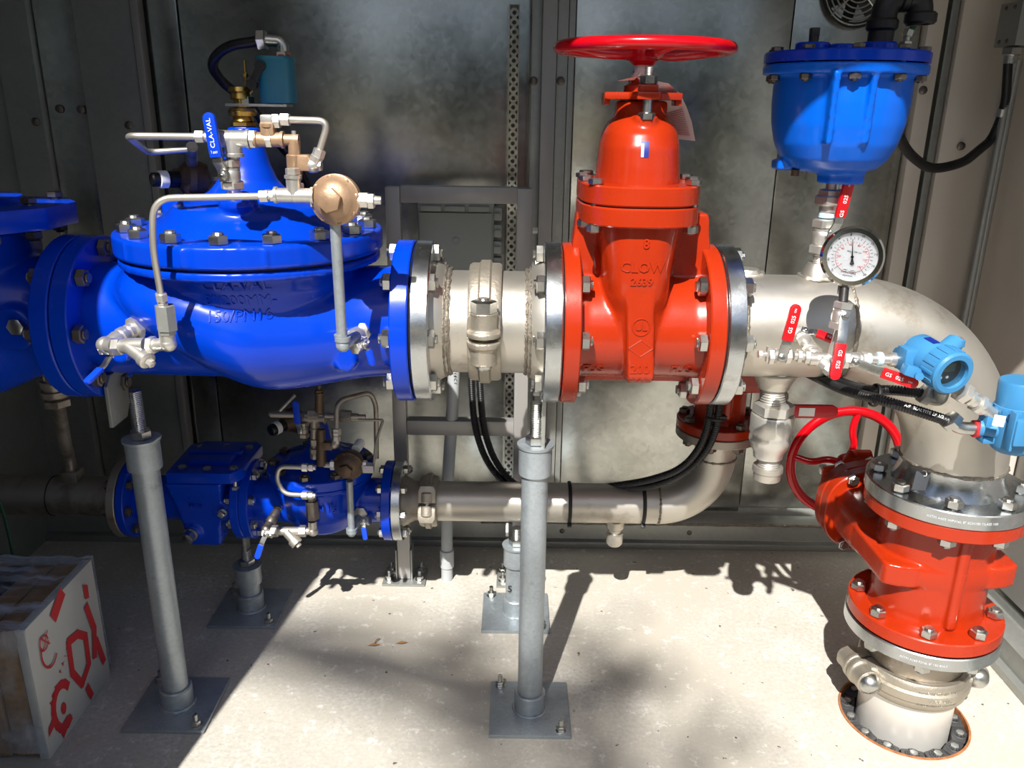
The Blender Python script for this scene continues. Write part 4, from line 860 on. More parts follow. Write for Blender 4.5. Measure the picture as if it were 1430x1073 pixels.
for k in range(25):
    th = pi/2*k/24; c = V((vx-er2+er2*math.sin(th), BY, BZ+er2-er2*math.cos(th))); r_ = V((math.sin(th), 0, -math.cos(th)))
    vs.append([tuple(c+(r_*math.cos(2*pi*j/40)+YA*math.sin(2*pi*j/40))*.0574) for j in range(40)])
g.loft(vs, False); put('elbow', g, ss, bp2)
g = G(); g.lathe([(.057, 0), (.058, zf-.05-BZ-er2), (.066, zf-.032-BZ-er2)], (vx, BY, BZ+er2), ZA, 40); put('weld_neck', g, ss, bp2)
g = G(); bead(g, V((vx-er2, BY, BZ)), X, .057, .0035); bead(g, V((vx, BY, BZ+er2)), ZA, .057, .0035); put('weld_bead', g, weldm, bp2)
g = G(); g.ring((vx, BY, zf-.026), ZA, .1145, .05, .024, 48); put('upper_flange', g, ssdark, bp2)
q = A(862, 722, 2.12); g = G(); q.y = BY; g.lathe([(.028, 0), (.026, .024), (.020, .026), (.020, .036)], (q.x, BY, BZ-.052), -ZA, 24); put('drain_boss', g, ss, bp2)
dv = thing('drain_plug', 'small steel drain fitting hanging under the bypass pipe near its bend', 'fitting', (q.x, BY, BZ-.12)); g = G(); g.lathe([(.014, 0), (.014, .01), (.024, .012), (.024, .04), (.018, .048), (0, .050)], (q.x, BY, BZ-.086), -ZA, 24); put('body', g, ss, dv)
for px_ in (795, 897):
    x_ = bX(px_); g = G(); g.torus((x_, BY, BZ), X, .0595, .0032, 48, 8, sz=1.6); g.box((x_, BY-.045, BZ-.048), (.012, .012, .010), (.7, 0, 0), .001)
    t = thing('cable_tie', 'black cable tie round the bypass pipe, '+('midway along its bare length' if px_ == 795 else 'beside the weld at its bend'), 'cable tie', (x_, BY, BZ)); put('strap', g, rubber, t)
cp3, n3, u3 = coupling('pipe_coupling', 'small dark cast grooved coupling on the bypass pipe', (xc_, BY, BZ), X, (0, .35, 1), .058, .05, cast_ss, .016, .036)
for s_ in (1, -1):
    c = V((xc_, BY, BZ))+n3*s_*.078; g = G(); g.hexa(c+u3*.034, u3, .026, .016); g.cyl(c-u3*.045, c+u3*.034, .0075); g.lathe([(.013, 0), (.01, .008), (0, .009)], c-u3*.036, -u3, 16); put('bolt', g, zinc, cp3)
    g = G()
    for e in (1, -1): g.cyl(c+u3*e*.004, c+u3*e*.034, .021, ch=.003)
    put('bolt_lug', g, cast_ss, cp3, kind='stuff')
# red valve on the riser
rv = thing('gate_valve', 'shaded vermilion flanged valve on the bypass riser behind the main pipe', 'valve', (vx, BY, zf))
g = G(); zt = .90
g.lathe([(.078, 0), (.070, .03), (.068, zt-zf-.03), (.078, zt-zf)], (vx, BY, zf), ZA, 40)
g.box((vx+.06, BY, (zf+zt)/2+.03), (.12, .15, .12), None, .02); g.box((vx, BY-.075, (zf+zt)/2), (.022, .03, .2), None, .004)
put('body', g.cast(.005, 4), red, rv)
g = G(); g.ring((vx, BY, zf), ZA, .1145, .05, .025, 48); put('lower_flange', g, red, rv); g = G(); g.ring((vx, BY, zt-.025), ZA, .1145, .05, .025, 48); put('upper_flange', g, red, rv)
g = G(); g.box((vx+.13, BY, (zf+zt)/2+.03), (.03, .19, .17), None, .01); put('bonnet_flange', g, red, rv)
me = bolt_mesh(.015, .03, bolt_dk, 'head', 'nut')
for dy in (-.08, .08):
    for dz in (-.06, .06): inst('bonnet_bolt', me, frame((vx+.115, BY+dy, (zf+zt)/2+.03+dz), X), rv)
g = G(); g.ring((vx, BY, zf-.002), ZA, .11, .05, .003, 40); put('gasket', g, gasket, rv)
bolts(rv, (vx, BY, zf-.026), ZA, .095, 8, pi/8, .0165, .051, bolt_dk)
rp = thing('branch_pipe', 'steel branch linking the red riser valve to the back of the main pipe', 'pipe', (vx, BY, zt))
g = G(); g.ring((vx, BY, zt), ZA, .1145, .05, .024, 48); put('flange', g, ssdark, rp)
g = G(); g.tube([V((vx, BY, zt+.02)), V((vx, BY, PZ)), V((vx, PY+.08, PZ))], .057, 32, .11, n=10); put('pipe', g, ssdark, rp)
# small pilot system (in shade)
PB = 2.06
tube_thing('small u-bent pilot tube in front of the small blue control valve', [A(428, 653, 2.0), A(390, 652, 2.0), A(386, 668, 1.995), A(396, 690, 1.99), A(428, 692, 1.985)], .0062, ss, .022)
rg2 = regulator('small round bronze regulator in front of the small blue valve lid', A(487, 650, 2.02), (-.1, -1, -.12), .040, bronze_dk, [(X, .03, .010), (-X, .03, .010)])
t = thing('pilot_pipe', 'thin pilot pipe dropping from the small bronze regulator to the body', 'pipe', A(490, 740, 2.03))
g = G(); g.cyl(A(488, 672, 2.02), A(491, 742, 2.03), .0095, seg=16); put('pipe', g, galvp, t)
g = G(); e_ = A(491, 744, 2.03); g.sphere(e_, .0125, 14); g.lathe([(.015, 0), (.015, .012)], e_, ZA, 14); g.cyl(e_, A(503, 718, 2.09), .012); put('elbow', g, galvp, t)
g = G(); d = V((0, -1, .1)); g.hexa(A(504, 716, 2.09), d, .036, .016); put('tapping_bush', g, ss, t)
ball_valve('tiny blue lever valve beside the right flange of the small blue valve', A(509, 727, 2.07), (1, -.3, .1), (0, -1, 0), (.15, -.2, -1), .011, .018, .05, .014, vinblue)
t = thing('pilot_strainer', 'small steel y-strainer below the small blue control valve', 'strainer', A(410, 742, 2.0))
p1, p2 = A(379, 742, 2.01), A(428, 742, 2.01); d = (p2-p1).normalized()
g = G(); g.hexa(p1, d, .028, .02); g.cyl(p1, p2, .012); g.hexa(p2-d*.02, d, .028, .02); m0 = A(400, 743, 2.005); e_ = A(417, 762, 1.99); d2 = (e_-m0).normalized(); g.cyl(m0, m0+d2*.042, .013); g.cyl(m0+d2*.028, m0+d2*.044, .017); g.hexa(m0+d2*.044, d2, .014, .010); put('body', g, white if False else ss, t)
g = G(); q = A(437, 742, 2.01); g.cyl(p2, q, .010); g.sphere(q, .0145, 16); g.cyl(q, q+ZA*.03, .012); put('elbow', g, ss, t)
g = G(); q2 = A(437, 725, 2.01); g.hexa(q2, ZA, .030, .055, ch=.08); g.hexa(q2+ZA*.055, ZA, .022, .02); put('check_fitting', g, bolt_dk, t)
g = G(); q3 = A(434, 692, 2.0); g.sphere(q3, .0125, 14); g.cyl(q3, q3-X*.02, .011); put('upper_elbow', g, ss, t)
g = G(); q4, q5 = A(372, 740, 2.02), A(388, 712, 2.09); d = (q5-q4).normalized(); g.lathe([(.013, 0), (.013, .02), (.011, .021), (.015, .03), (.015, .04), (.011, .042), (.014, .055), (.012, .07), (.012, (q5-q4).length)], q4, d, 16); g.hexa(q5-d*.005, d, .032, .014); g.sphere(q4, .0145, 14); put('nipple', g, bolt_dk, t)
ball_valve('tiny blue lever valve hanging at left of the small y-strainer', A(374, 745, 2.01), (1, 0, 0), (-.2, -1, 0), (-.35, -.2, -1), .0115, .014, .07, .016, vinblue, l0=.4)
t = thing('pilot_line', 'dark horizontal pilot line above the small blue valve lid', 'pipe', A(440, 579, PB))
a, b_ = A(378, 579, PB), A(500, 582, PB)
g = G(); g.cyl(a, b_, .0085, seg=16); g.hexa(A(430, 579, PB), X, .026, .03); g.hexa(A(475, 581, PB), X, .028, .03); g.cyl(b_-X*.0, b_+X*.02, .006); put('pipe', g, ssdark, t)
g = G(); q = A(439, 585, PB); tee(g, q, (X, -X, -ZA), .013, .03); g.cyl(q, A(439, 640, PB), .011); g.hexa(A(440, 612, PB), -ZA, .028, .02); g.hexa(A(440, 625, PB), -ZA, .028, .016); put('riser', g, ssdark, t)
g = G(); q = A(446, 548, PB); g.cyl(A(446, 576, PB), q, .0125, seg=20); g.cyl(q, q+ZA*.02, .006); g.hexa(q, ZA, .02, .008); put('bleed_valve', g, bronze_dk, t)
g = G(); g.cyl(A(448, 600, PB-.03), A(449, 650, PB-.04), .0115, .014, seg=16); g.box(A(456, 622, PB-.035), (.035, .022, .022), None, .003); put('needle_valve', g, bronze_dk, t)
g = G(); q = A(467, 621, PB-.04); g.sphere(q, .012, 14); g.cyl(q, A(470, 610, PB-.04), .0105); g.hexa(A(470, 609, PB-.04), ZA, .02, .014); put('elbow', g, ssdark, t)
ball_valve('blue lever valve standing upright in shade above the small blue valve', A(424, 600, PB-.01), ZA, (-.3, -1, .1), (-.03, 0, 1), .013, .022, .09, .017, vinblue, ssdark)
tube_thing('dark pilot tube arching above the small blue valve toward its right flange', [A(470, 606, PB-.04), A(470, 560, PB-.02), A(517, 548, PB+.05), A(525, 565, PB+.06), A(526, 640, PB+.08)], .0068, ssdark, .03, ends=(1, 0))
tube_thing('thin dark pilot tube bent sharply right of the small bronze regulator', [A(462, 586, PB), A(535, 587, PB), A(525, 618, PB-.02), A(522, 648, PB-.04)], .0038, ssdark, .006, ends=(0, 0))
g = G(); g.hexa(A(513, 655, 2.01)-X*.012, X, .020, .03); put('connector', g, ss, rg2)
g = G(); g.cyl(A(497, 628, 2.05), A(504, 618, 2.08), .013, seg=18); put('cap', g, white, rg2, 'pale end cap')
t = thing('pilot_regulator', 'dark bronze pilot with black knob behind the upper blue lever of the small valve', 'regulator', A(405, 590, 2.16))
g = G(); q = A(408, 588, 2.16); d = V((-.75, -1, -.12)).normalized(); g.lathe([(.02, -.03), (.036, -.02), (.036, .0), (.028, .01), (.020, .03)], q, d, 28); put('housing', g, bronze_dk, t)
g = G(); g.lathe([(.017, .03), (.017, .07), (.014, .075), (0, .076)], q, d, 20); put('knob', g, blackpl, t); g = G(); g.ring(q+d*.045, d, .0178, .012, .016, 24, .001); put('knob_label', g, white, t)
tube_thing('short bright diagonal pilot tube at top left of the small pilot system', [A(412, 552, 2.16), A(387, 578, 2.14), A(376, 579, 2.12)], .005, ss, .01, ends=(0, 0))

# ================================================================ AIR VALVE
ax_, ay_ = .641, 1.73
av = thing('air_valve', 'azure blue bucket-shaped air valve at top right above the pressure gauge', 'valve', (ax_, ay_, 1.31))
g = G(); g.lathe([(0, 1.322), (.055, 1.323), (.085, 1.332), (.103, 1.350), (.117, 1.378), (.126, 1.415), (.1295, 1.455), (.1295, 1.508)], (ax_, ay_, 0), ZA, 56)
g.lathe([(.046, 1.302), (.048, 1.306), (.048, 1.33)], (ax_+.018, ay_-.01, 0), ZA, 8)
g.lathe([(.151, 1.506), (.153, 1.509), (.153, 1.526)], (ax_, ay_, 0), ZA, 64)
for px_, px2 in ((1169, 1156), (1222, 1206)):
    p0, p1 = A(px_, 100, ay_-.138), A(px2, 196, ay_-.116); mid = (p0+p1)/2
    g.prism([(-.006, -.05), (.006, -.05), (.006, .05), (-.006, .05)], Matrix.Translation((0, 0, 0)) @ frame(p1+V((0, .04, 0)), p0-p1, (1, 0, 0)) @ Matrix.Rotation(pi/2, 4, 'Z'), (p0-p1).length+.01)
g.box((ax_-.085, ay_+.02, 1.335), (.05, .05, .02), None, .004)
put('body', g.cast(.004, 3), skyb, av)
g = G(); g.cyl((ax_-.075, ay_-.01, 1.327), (ax_-.075, ay_-.01, 1.315), .008); put('plug', g, bronze_dk, av)
g = G(); g.lathe([(.153, 1.5275), (.153, 1.545), (.150, 1.548), (.10, 1.550), (0, 1.552)], (ax_, ay_, 0), ZA, 64)
c1, c2, c3 = A(1135, 66, ay_-.05), A(1228, 62, ay_+.0), A(1176, 66, ay_-.08)
g.cyl((c1.x, c1.y, 1.548), (c1.x, c1.y, 1.562), .032, ch=.003); g.cyl((c2.x, c2.y, 1.548), (c2.x, c2.y, 1.568), .034, ch=.003); g.cyl((c3.x, c3.y, 1.548), (c3.x, c3.y, 1.558), .022, ch=.003)
put('cover', g, blue, av)
bolts(av, (ax_, ay_, 1.506), ZA, .139, 10, .1, .0125, .042, bolt_dk, None, 'head', 'nut', 'cover_bolt')
g = G(); g.cyl((c1.x, c1.y, 1.562), (c1.x, c1.y, 1.574), .009); g.box((c1.x, c1.y, 1.58), (.016, .016, .016), None, .002); put('plug', g, blackiron, av)
vp = thing('vent_pipe', 'black iron elbows forming a vent hook on top of the azure air valve', 'pipe', (c2.x, c2.y, 1.57))
p0 = V((c2.x, c2.y, 1.566)); p1 = A(1236, 12, c2.y); p2 = A(1283, 4, c2.y); p3 = A(1284, 34, c2.y)
g = G(); g.tube([p0, p1+ZA*.02, V((p2.x, p2.y, p1.z+.022)), p3], .024, 24, .045, n=10); put('elbow_pipe', g, blackiron, vp)
g = G(); g.ring(p0+ZA*.022, ZA, .0295, .02, .022, 28, .004); put('socket_rim', g, blackiron, vp); g = G(); g.ring(p3, ZA, .0295, .0195, .022, 28, .004); put('socket_rim', g, blackiron, vp)
g = G(); g.ring(V(((p1.x+p2.x)/2-.008, p2.y, p1.z+.022)), X, .0285, .02, .018, 28, .004); put('socket_rim', g, blackiron, vp)
t = thing('tube_fitting', 'small steel fitting with dark green tube behind the azure air valve lid', 'fitting', A(1266, 60, 1.80))
g = G(); q = A(1264, 66, 1.80); g.hexa(q, ZA, .022, .012); g.cyl(q, q+ZA*.022, .007); g.hexa(q+ZA*.02, (.3, 0, 1), .018, .014); put('body', g, chrome, t)
g = G(); g.tube([A(1266, 54, 1.80), A(1276, 36, 1.82), A(1290, 10, 1.86), A(1300, -30, 1.9)], .006, 10, .02); put('tube', g, greywire, t)
# union and ball valve below the air valve
un = thing('pipe_union', 'stainless hex union just below the azure air valve', 'fitting', A(1150, 290, PY))
zc = lambda y: A(1150, y, PY).z
g = G(); xq = ax_+.008; g.cyl((xq, PY, zc(254)), (xq, PY, zc(300)), .0135); g.hexa((xq-.002, PY, zc(264)), -ZA, .044, zc(264)-zc(274)); g.hexa((xq-.002, PY, zc(272)), -ZA, .054, zc(272)-zc(287)); g.cyl((xq-.003, PY, zc(287)), (xq-.003, PY, zc(296)), .018); put('union', g, chrome, un)
g = G(); g.ring((xq-.004, PY, zc(304)), ZA, .0165, .01, zc(296)-zc(304), 24, .001); put('seal_tape', g, ptfe, un)
ball_valve('red lever ball valve standing upright between air valve and main pipe', V((ax_+.001, PY, zc(330))), ZA, (.25, -1, -.02), (.13, 0, 1), .0215, .036, .132, .0235, vinred, words=[('025', .62, .012, 0), ('GS', .40, .012, 0), ('ON', .84, .006, 0)], l0=.34)
g = G(); g.thread((ax_, PY, zc(380)), (ax_, PY, zc(350)), .0135, .0035); put('nipple', g, chrome, un)
# ================================================================ GAUGE AND INSTRUMENT TREE
IY = 1.49
gc = A(1190, 359, 1.49); gn = V((-.26, -1, .12)).normalized()
pg = thing('pressure_gauge', 'round dial pressure gauge with white face, polished bezel and black needle', 'gauge', A(1178, 402, 1.465))
gm = frame(gc, gn, (-.10, 0, 1)) 
gm = Matrix(((0, 0, 0, gc.x), (0, 0, 0, gc.y), (0, 0, 0, gc.z), (0, 0, 0, 1)))
up = V((.11, 0, 1)); up = (up-gn*up.dot(gn)).normalized(); rt = up.cross(gn)
for i in range(3): gm[i][0], gm[i][1], gm[i][2] = rt[i], up[i], gn[i]
g = G(gm); g.lathe([(.045, -.036), (.051, -.033), (.051, -.004), (.0, -.004)], (0, 0, 0), ZA, 56); put('case', g, polish, pg)
g = G(gm); g.ring((0, 0, -.008), ZA, .0550, .0435, .014, 64, .004); put('bezel', g, M('mirror_steel', (205, 203, 200), 1, .1, .03, rvar=.02), pg)
g = G(gm); g.lathe([(.0455, -.003), (.0455, -.0015), (0, -.0014)], (0, 0, 0), ZA, 48); fc_ = put('dial', g, dial, pg)
gk, gr = G(gm), G(gm)
for k in range(26):
    a = math.radians(225-270*k/25); c, s_ = math.cos(a), math.sin(a); L = .0042 if k % 5 else .0065
    q = Matrix.Translation((c*(.0355-L/2), s_*(.0355-L/2), -.0008)) @ Matrix.Rotation(a, 4, 'Z'); gk.box((0, 0, 0), (L, .0007, .0003), q)
    q = Matrix.Translation((c*(.0275-.0015), s_*(.0275-.0015), -.0008)) @ Matrix.Rotation(a, 4, 'Z'); gr.box((0, 0, 0), (.003, .0006, .0003), q)
gr.torus((0, 0, -.0009), ZA, .0288, .0003, 60, 4, .5, math.radians(-45), math.radians(225))
for k, s_ in enumerate(('0', '2', '4', '6', '8', '10', '12', '14', '16', '20')):
    a = math.radians(225-270*k/9); gk.text(s_, Matrix.Translation((math.cos(a)*.0398, math.sin(a)*.0398, -.0010)), .0062, .0002)
for k, s_ in enumerate(('0', '20', '40', '60', '80', '100', '120', '140')):
    a = math.radians(225-270*k/7); gr.text(s_, Matrix.Translation((math.cos(a)*.0222, math.sin(a)*.0222, -.0010)), .0052, .0002)
gk.text('KPa x 100  psi', Matrix.Translation((.002, .009, -.001)), .0042, .0002); gk.text('WINTERS', Matrix.Translation((0, -.0285, -.001)), .0062, .0002); gk.text('LIQUID FILLED', Matrix.Translation((0, -.034, -.001)), .0026, .0002)
gk.add([(-.012, -.0245, -.001), (-.001, -.0245, -.001), (-.0065, -.0235, -.001)], [[0, 1, 2]]); gk.add([(.001, -.0245, -.001), (.012, -.0245, -.001), (.0065, -.0235, -.001)], [[0, 1, 2]])
put('printing', gk, inkblack, fc_); put('printing', gr, inkred, fc_)
g = G(gm); a = math.radians(101); c, s_ = math.cos(a), math.sin(a); n_1 = Matrix.Rotation(a, 4, 'Z')
g.prism([(-.002, -.0012), (.032, -.0004), (.032, .0004), (-.002, .0012)], n_1 @ Matrix.Translation((0, 0, .001)), .0006); g.prism([(-.002, -.001), (-.013, -.0038), (-.015, 0), (-.013, .0038), (-.002, .001)], n_1 @ Matrix.Translation((0, 0, .001)), .0006); g.cyl((0, 0, 0), (0, 0, .0025), .0026, seg=16); put('needle', g, inkblack, pg)
g = G(gm); g.lathe([(.0437, .0035), (.0437, .0045), (0, .0048)], (0, 0, 0), ZA, 48); put('lens', g, glass, pg)
gb0 = A(1177, 424, 1.475)
g = G(); g.cyl(gc-up*.05-gn*.012, gb0, .0085, seg=16); g.box(gc-up*.062-gn*.012, (.016, .016, .018), None, .002); put('stem', g, blackiron, pg)
bgv = A(1174, 441, 1.478)
ball_valve('red lever ball valve with lever hanging down directly under the pressure gauge', bgv, up, (-.05, -1, .05), (-.16, -.25, -1), .0155, .026, .118, .020, vinred, words=[('GS', .58, .010, 0), ('025', .76, .010, 0)], l0=.43)
it = thing('instrument_manifold', 'steel nipples and crosses joining the small red lever valves on the main pipe', 'fitting', A(1150, 500, IY))
g = G(); g.cyl(A(1174, 452, IY), A(1160, 498, IY), .0068, seg=16); put('gauge_nipple', g, chrome, it)
c0 = A(1143, 502, IY); t0 = A(1108, 462, 1.635)
g = G(); d = (t0-c0).normalized(); g.cyl(c0, t0, .0085); g.hexa(c0+d*.02, d, .022, .012); g.hexa(c0+d*.038, d, .026, .014); g.lathe([(.018, 0), (.016, .012), (.010, .018)][::1], t0-d*.012, -d, 20); put('tap_nipple', g, chrome, it)
g = G(); g.cyl(A(1108, 497, IY), A(1210, 502, IY), .0085); g.hexa(A(1112, 497, IY), X, .022, .010); g.hexa(A(1122, 498, IY), X, .024, .012); g.sphere(c0, .0135, 16); g.cyl(c0-X*.018, c0+X*.016, .0125); q = A(1152, 510, IY); d = (A(1162, 518, IY-.02)-c0).normalized(); g.cyl(c0, c0+d*.035, .011); g.hexa(c0+d*.02, d, .024, .014); g.hexa(c0+d*.036, d, .018, .012); put('cross', g, chrome, it)
ball_valve('red lever ball valve with lever up, leftmost of the small instrument valves', A(1088, 497, IY), (-1, 0, -.05), (-.05, -1, .25), (.18, .1, 1), .0135, .022, .102, .0205, vinred, words=[('GS', .52, .010, 0), ('025', .72, .010, 0), ('ON', .88, .005, 0)], l0=.32)
g = G(); q = A(1074, 495, IY); g.cyl(A(1084, 496, IY), q, .0075); g.box(q-X*.002, (.007, .012, .030), None, .002); g.cyl(q, q-X*.016, .005); g.hexa(q-X*.013, -X, .014, .008); put('bleed_plug', g, chrome, it)
ball_valve('red lever ball valve nearest the main pipe wall, its lever slanting down right', A(1119, 470, 1.585), (c0-t0), (-.2, -.45, 1), (.9, -.35, -.32), .0125, .02, .075, .019, vinred, words=[('025', .65, .009, 0)], l0=.30)
ball_valve('red lever ball valve with lever pointing right beside the light blue transmitter', A(1193, 503, IY), (1, 0, -.02), (.05, -1, -.05), (1, -.28, -.28), .0145, .024, .114, .0205, vinred, words=[('GS', .52, .010, 0), ('025', .70, .010, 0), ('ON', .87, .005, 0)], l0=.42)
g = G(); a, b_ = A(1208, 501, IY), A(1262, 503, IY); g.cyl(a, b_, .0095); g.cyl(A(1242, 502, IY), A(1258, 503, IY), .0135); put('transmitter_nipple', g, chrome, it)
for px_ in (1212, 1228): g = G(); q = A(px_, 501.5, IY); g.cyl(q-X*.005, q+X*.005, .0112 if px_ == 1212 else .0132, seg=18, ch=.001); put('seal_tape', g, ptfe, it, 'pale blue-white sealing tape')
# drain ball valve under the main pipe
dx = A(1073, 600, PY).x
db = thing('ball_valve', 'large steel ball valve under the main pipe with dark red lever behind', 'ball valve', (dx+.006, PY, .70))
bx_ = dx+.006
g = G(); g.hexa((bx_, PY, .826), -ZA, .078, .030, ph=.2); g.lathe([(.0455, 0), (.0475, .004), (.0475, .040), (.0455, .046), (.046, .05), (.0465, .062), (.041, .078), (.034, .090), (.032, .104)], (bx_, PY, .798), -ZA, 40); put('body', g, chrome, db)
g = G(); g.cyl((bx_, PY+.03, .775), (bx_, PY+.062, .775), .014); g.hexa((bx_, PY+.062, .775), YA, .022, .008); put('stem_nut', g, zinc, db)
g = G(); g.prism([(-.014, -.014), (.05, -.012), (.05, .012), (-.014, .014)], Matrix(((1, 0, 0, bx_), (0, 0, 1, PY+.056), (0, 1, 0, .782), (0, 0, 0, 1))), .004, .001); lv_ = put('lever', g, zinc, db)
g = G(); g.prism([(.04, -.016), (.155, -.016), (.166, -.010), (.168, .0), (.166, .010), (.155, .016), (.04, .016)], Matrix(((1, 0, -0, bx_), (0, 0, 1, PY+.053), (0, 1, 0, .784), (0, 0, 0, 1))), .010, .002); put('grip', g, vinred, lv_, 'red plastic sleeve on the lever')
g = G(); g.box((bx_+.095, PY+.0525, .784), (.036, .001, .020)); put('sticker', g, white, lv_, 'small white sticker')
db0 = thing('drain_boss', 'welded steel outlet boss and threaded nipple under the main pipe', 'fitting', (dx, PY, .85))
g = G(); g.lathe([(.050, .05), (.048, .02), (.036, -.004), (.034, -.012)][::-1], (dx, PY, .872), ZA, 32); g.torus((dx, PY, .896), ZA, .048, .004, 48, 6, wob=.4); put('boss', g, ss, db0); g = G(); g.thread((dx+.003, PY, .80), (dx, PY, .866), .029, .006, 24); put('nipple', g, chrome, db0)
dd = thing('drain_fitting', 'threaded nipple and pale cap below the large steel drain ball valve', 'fitting', (dx+.01, PY, .64))
g = G(); g.thread((dx+.008, PY, .700), (dx+.009, PY, .668), .026, .005, 24); put('nipple', g, chrome, dd); g = G(); g.lathe([(.033, 0), (.034, .004), (.034, .012), (.031, .014), (.030, .032), (.026, .034), (0, .034)], (dx+.009, PY, .672), -ZA, 32); put('cap', g, ss, dd)

# ================================================================ TRANSMITTERS
def xmit(label, p_front, p_back, R):
    t = thing('transmitter', label, 'transmitter', p_back); d = (p_front-p_back).normalized(); L = (p_front-p_back).length; m = frame(p_back, d)
    g = G(); g.lathe([(R*.9, 0), (R, .006), (R, L*.5), (R*.97, L*.52), (R*.97, L*.66)], p_back, d, 40); put('housing', g, ltblue, t)
    return t, d, m, L
pf, pb = A(1331, 522, 1.40), A(1278, 490, 1.50)
t1, d1, m1, L1 = xmit('light blue transmitter with round display window on the elbow, lever valve at its left', pf, pb, .036)
g = G(); g.ring(pf-d1*.040, d1, .0405, .0275, .044, 48, .004)
for k in range(16): a = 2*pi*k/16; mm = frame(pf, d1); g.box(mm @ V((math.cos(a)*.040, math.sin(a)*.040, -.02)), (.004, .006, .03), mm.to_3x3().to_4x4() @ Matrix.Rotation(a, 4, 'Z'), .001)
put('display_cap', g, ltblue, t1)
g = G(); g.lathe([(.028, -.018), (.028, -.016), (0, -.016)], pf, d1, 32); put('display', g, lcd, t1)
g = G(); mm = frame(pf-d1*.015, d1)
upv = V((-.06, 0, 1)); upv = (upv-d1*upv.dot(d1)).normalized(); rtv = upv.cross(d1)
for s_ in (-1, 1): g.lathe([(.0028, 0), (.0028, .001), (0, .001)], pf-d1*.0155+rtv*(.0065*s_-.004)-upv*.014, d1, 14)
put('display_button', g, white, t1, kind='stuff')
g = G(); q = pf-d1*.0155; g.add([q+rtv*x*.016+upv*(y*.008+.004) for x, y in ((-1, -1), (1, -1), (1, 1), (-1, 1))], [[0, 1, 2, 3]]); put('display_panel', g, M('lcd_glass', (72, 84, 74), 0, .15, .03), t1)
g = G(); g.lathe([(.0275, -.004), (.0275, -.003), (0, -.0025)], pf, d1, 32); put('lens', g, glass, t1)
g = G(); q0 = A(1318, 500, 1.47); q1 = A(1334, 474, 1.50); g.cyl(A(1310, 500, 1.47), q1-ZA*.006, .020, .017, seg=24); g.cyl(q1-ZA*.012, q1, .0175, seg=24); put('conduit_port', g, ltblue, t1)
g = G(); g.lathe([(.013, 0), (.013, .004), (.0, .005)], q1, ZA, 20); put('port_plug', g, chrome, t1)
g = G(); a, b_ = A(1256, 503, IY), A(1292, 500, 1.45); g.box((a+b_)/2+ZA*.0, (.045, .04, .046), None, .006); g.cyl(A(1252, 500, IY), A(1270, 500, IY), .020); g.box(A(1272, 518, 1.43), (.03, .022, .02), (0, .3, 0), .004); g.lathe([(.0075, 0), (.0075, .01)], A(1283, 524, 1.42), (-.3, -1, 0), 12); put('process_flange', g, ltblue, t1)
g = G(); mm = frame((pf+pb)/2, d1); q = pb.lerp(pf, .35)+upv*.0365-rtv*.0; g.add([q+d1*x*.014+rtv*y*.007 for x, y in ((-1, -1), (1, -1), (1, 1), (-1, 1))], [[0, 1, 2, 3]]); put('nameplate', g, inkblue, t1, 'small dark blue nameplate')
# second transmitter (vertical can)
c2 = A(1421, 580, 1.45); tilt = V((-.05, .02, 1)).normalized()
t2 = thing('transmitter', 'light blue upright transmitter can at the right edge of the photo', 'transmitter', c2-ZA*.07)
zz = lambda y: (A(1420, y, 1.45)-c2).z
g = G(); g.lathe([(.030, zz(629)), (.038, zz(625)), (.0425, zz(618)), (.0425, zz(583)), (.039, zz(581)), (.039, zz(578))], c2, tilt, 40); put('housing', g, ltblue, t2)
g = G(); g.lathe([(.0415, zz(578)), (.0415, zz(566)), (.0395, zz(565)), (.0395, zz(535)), (.037, zz(531)), (.0, zz(531))], c2, tilt, 40)
for k in range(12): a = 2*pi*k/12; mm = frame(c2+tilt*zz(572), tilt); g.box(mm @ V((math.cos(a)*.041, math.sin(a)*.041, 0)), (.005, .010, .014), mm.to_3x3().to_4x4() @ Matrix.Rotation(a, 4, 'Z'), .001)
put('cap', g, ltblue, t2)
g = G(); g.box(A(1412, 602, 1.405), (.006, .02, .075), None, .003); g.box(A(1425, 604, 1.40), (.03, .02, .05), None, .004); g.cyl(A(1366, 597, 1.46), A(1395, 600, 1.45), .018, seg=24); g.box(A(1378, 588, 1.455), (.018, .03, .03), None, .004); g.box(A(1378, 612, 1.455), (.03, .03, .014), None, .004); put('conduit_boss', g, ltblue, t2)
g = G(); q = A(1395, 588, 1.405); g.box(q, (.019, .002, .021), (0, .06, -.35), .0005); put('label_sticker', g, white, t2, 'white label sticker')
nb = thing('conduit_nipple', 'stack of steel fittings between the two light blue transmitters', 'fitting', A(1362, 562, 1.45))
g = G(); a, b_ = A(1340, 545, 1.44), A(1386, 578, 1.45); d = (b_-a).normalized(); Ln = (b_-a).length
g.hexa(a, d, .036, .018); g.cyl(a, b_, .0115); g.hexa(a+d*.022, d, .028, .01); g.lathe([(.014, 0), (.014, .012)], a+d*.03, d, 18); g.hexa(a+d*.044, d, .034, .014); g.cyl(a+d*.056, a+d*.066, .0165); put('nipple', g, chrome, nb)
le = thing('conduit_elbow', 'bright steel conduit elbow entering the upright light blue transmitter', 'fitting', A(1345, 597, 1.46))
g = G(); e0, e1, e2 = A(1326, 586, 1.46), A(1338, 598, 1.46), A(1362, 599, 1.46); g.tube([e0, e1, e2], .0125, 18, .02); d = (e0-e1).normalized(); g.hexa(e0-d*.014, d, .036, .018); put('elbow', g, zinc, le)
g = G(); g.cyl(e2-X*.004, e2+X*.006, .0165, seg=20); put('seal_ring', g, inkred, le, 'red seal ring')
h1 = thing('flexible_conduit', 'black ribbed conduit running from under the main pipe to the steel conduit elbow', 'conduit', A(1240, 560, 1.5))
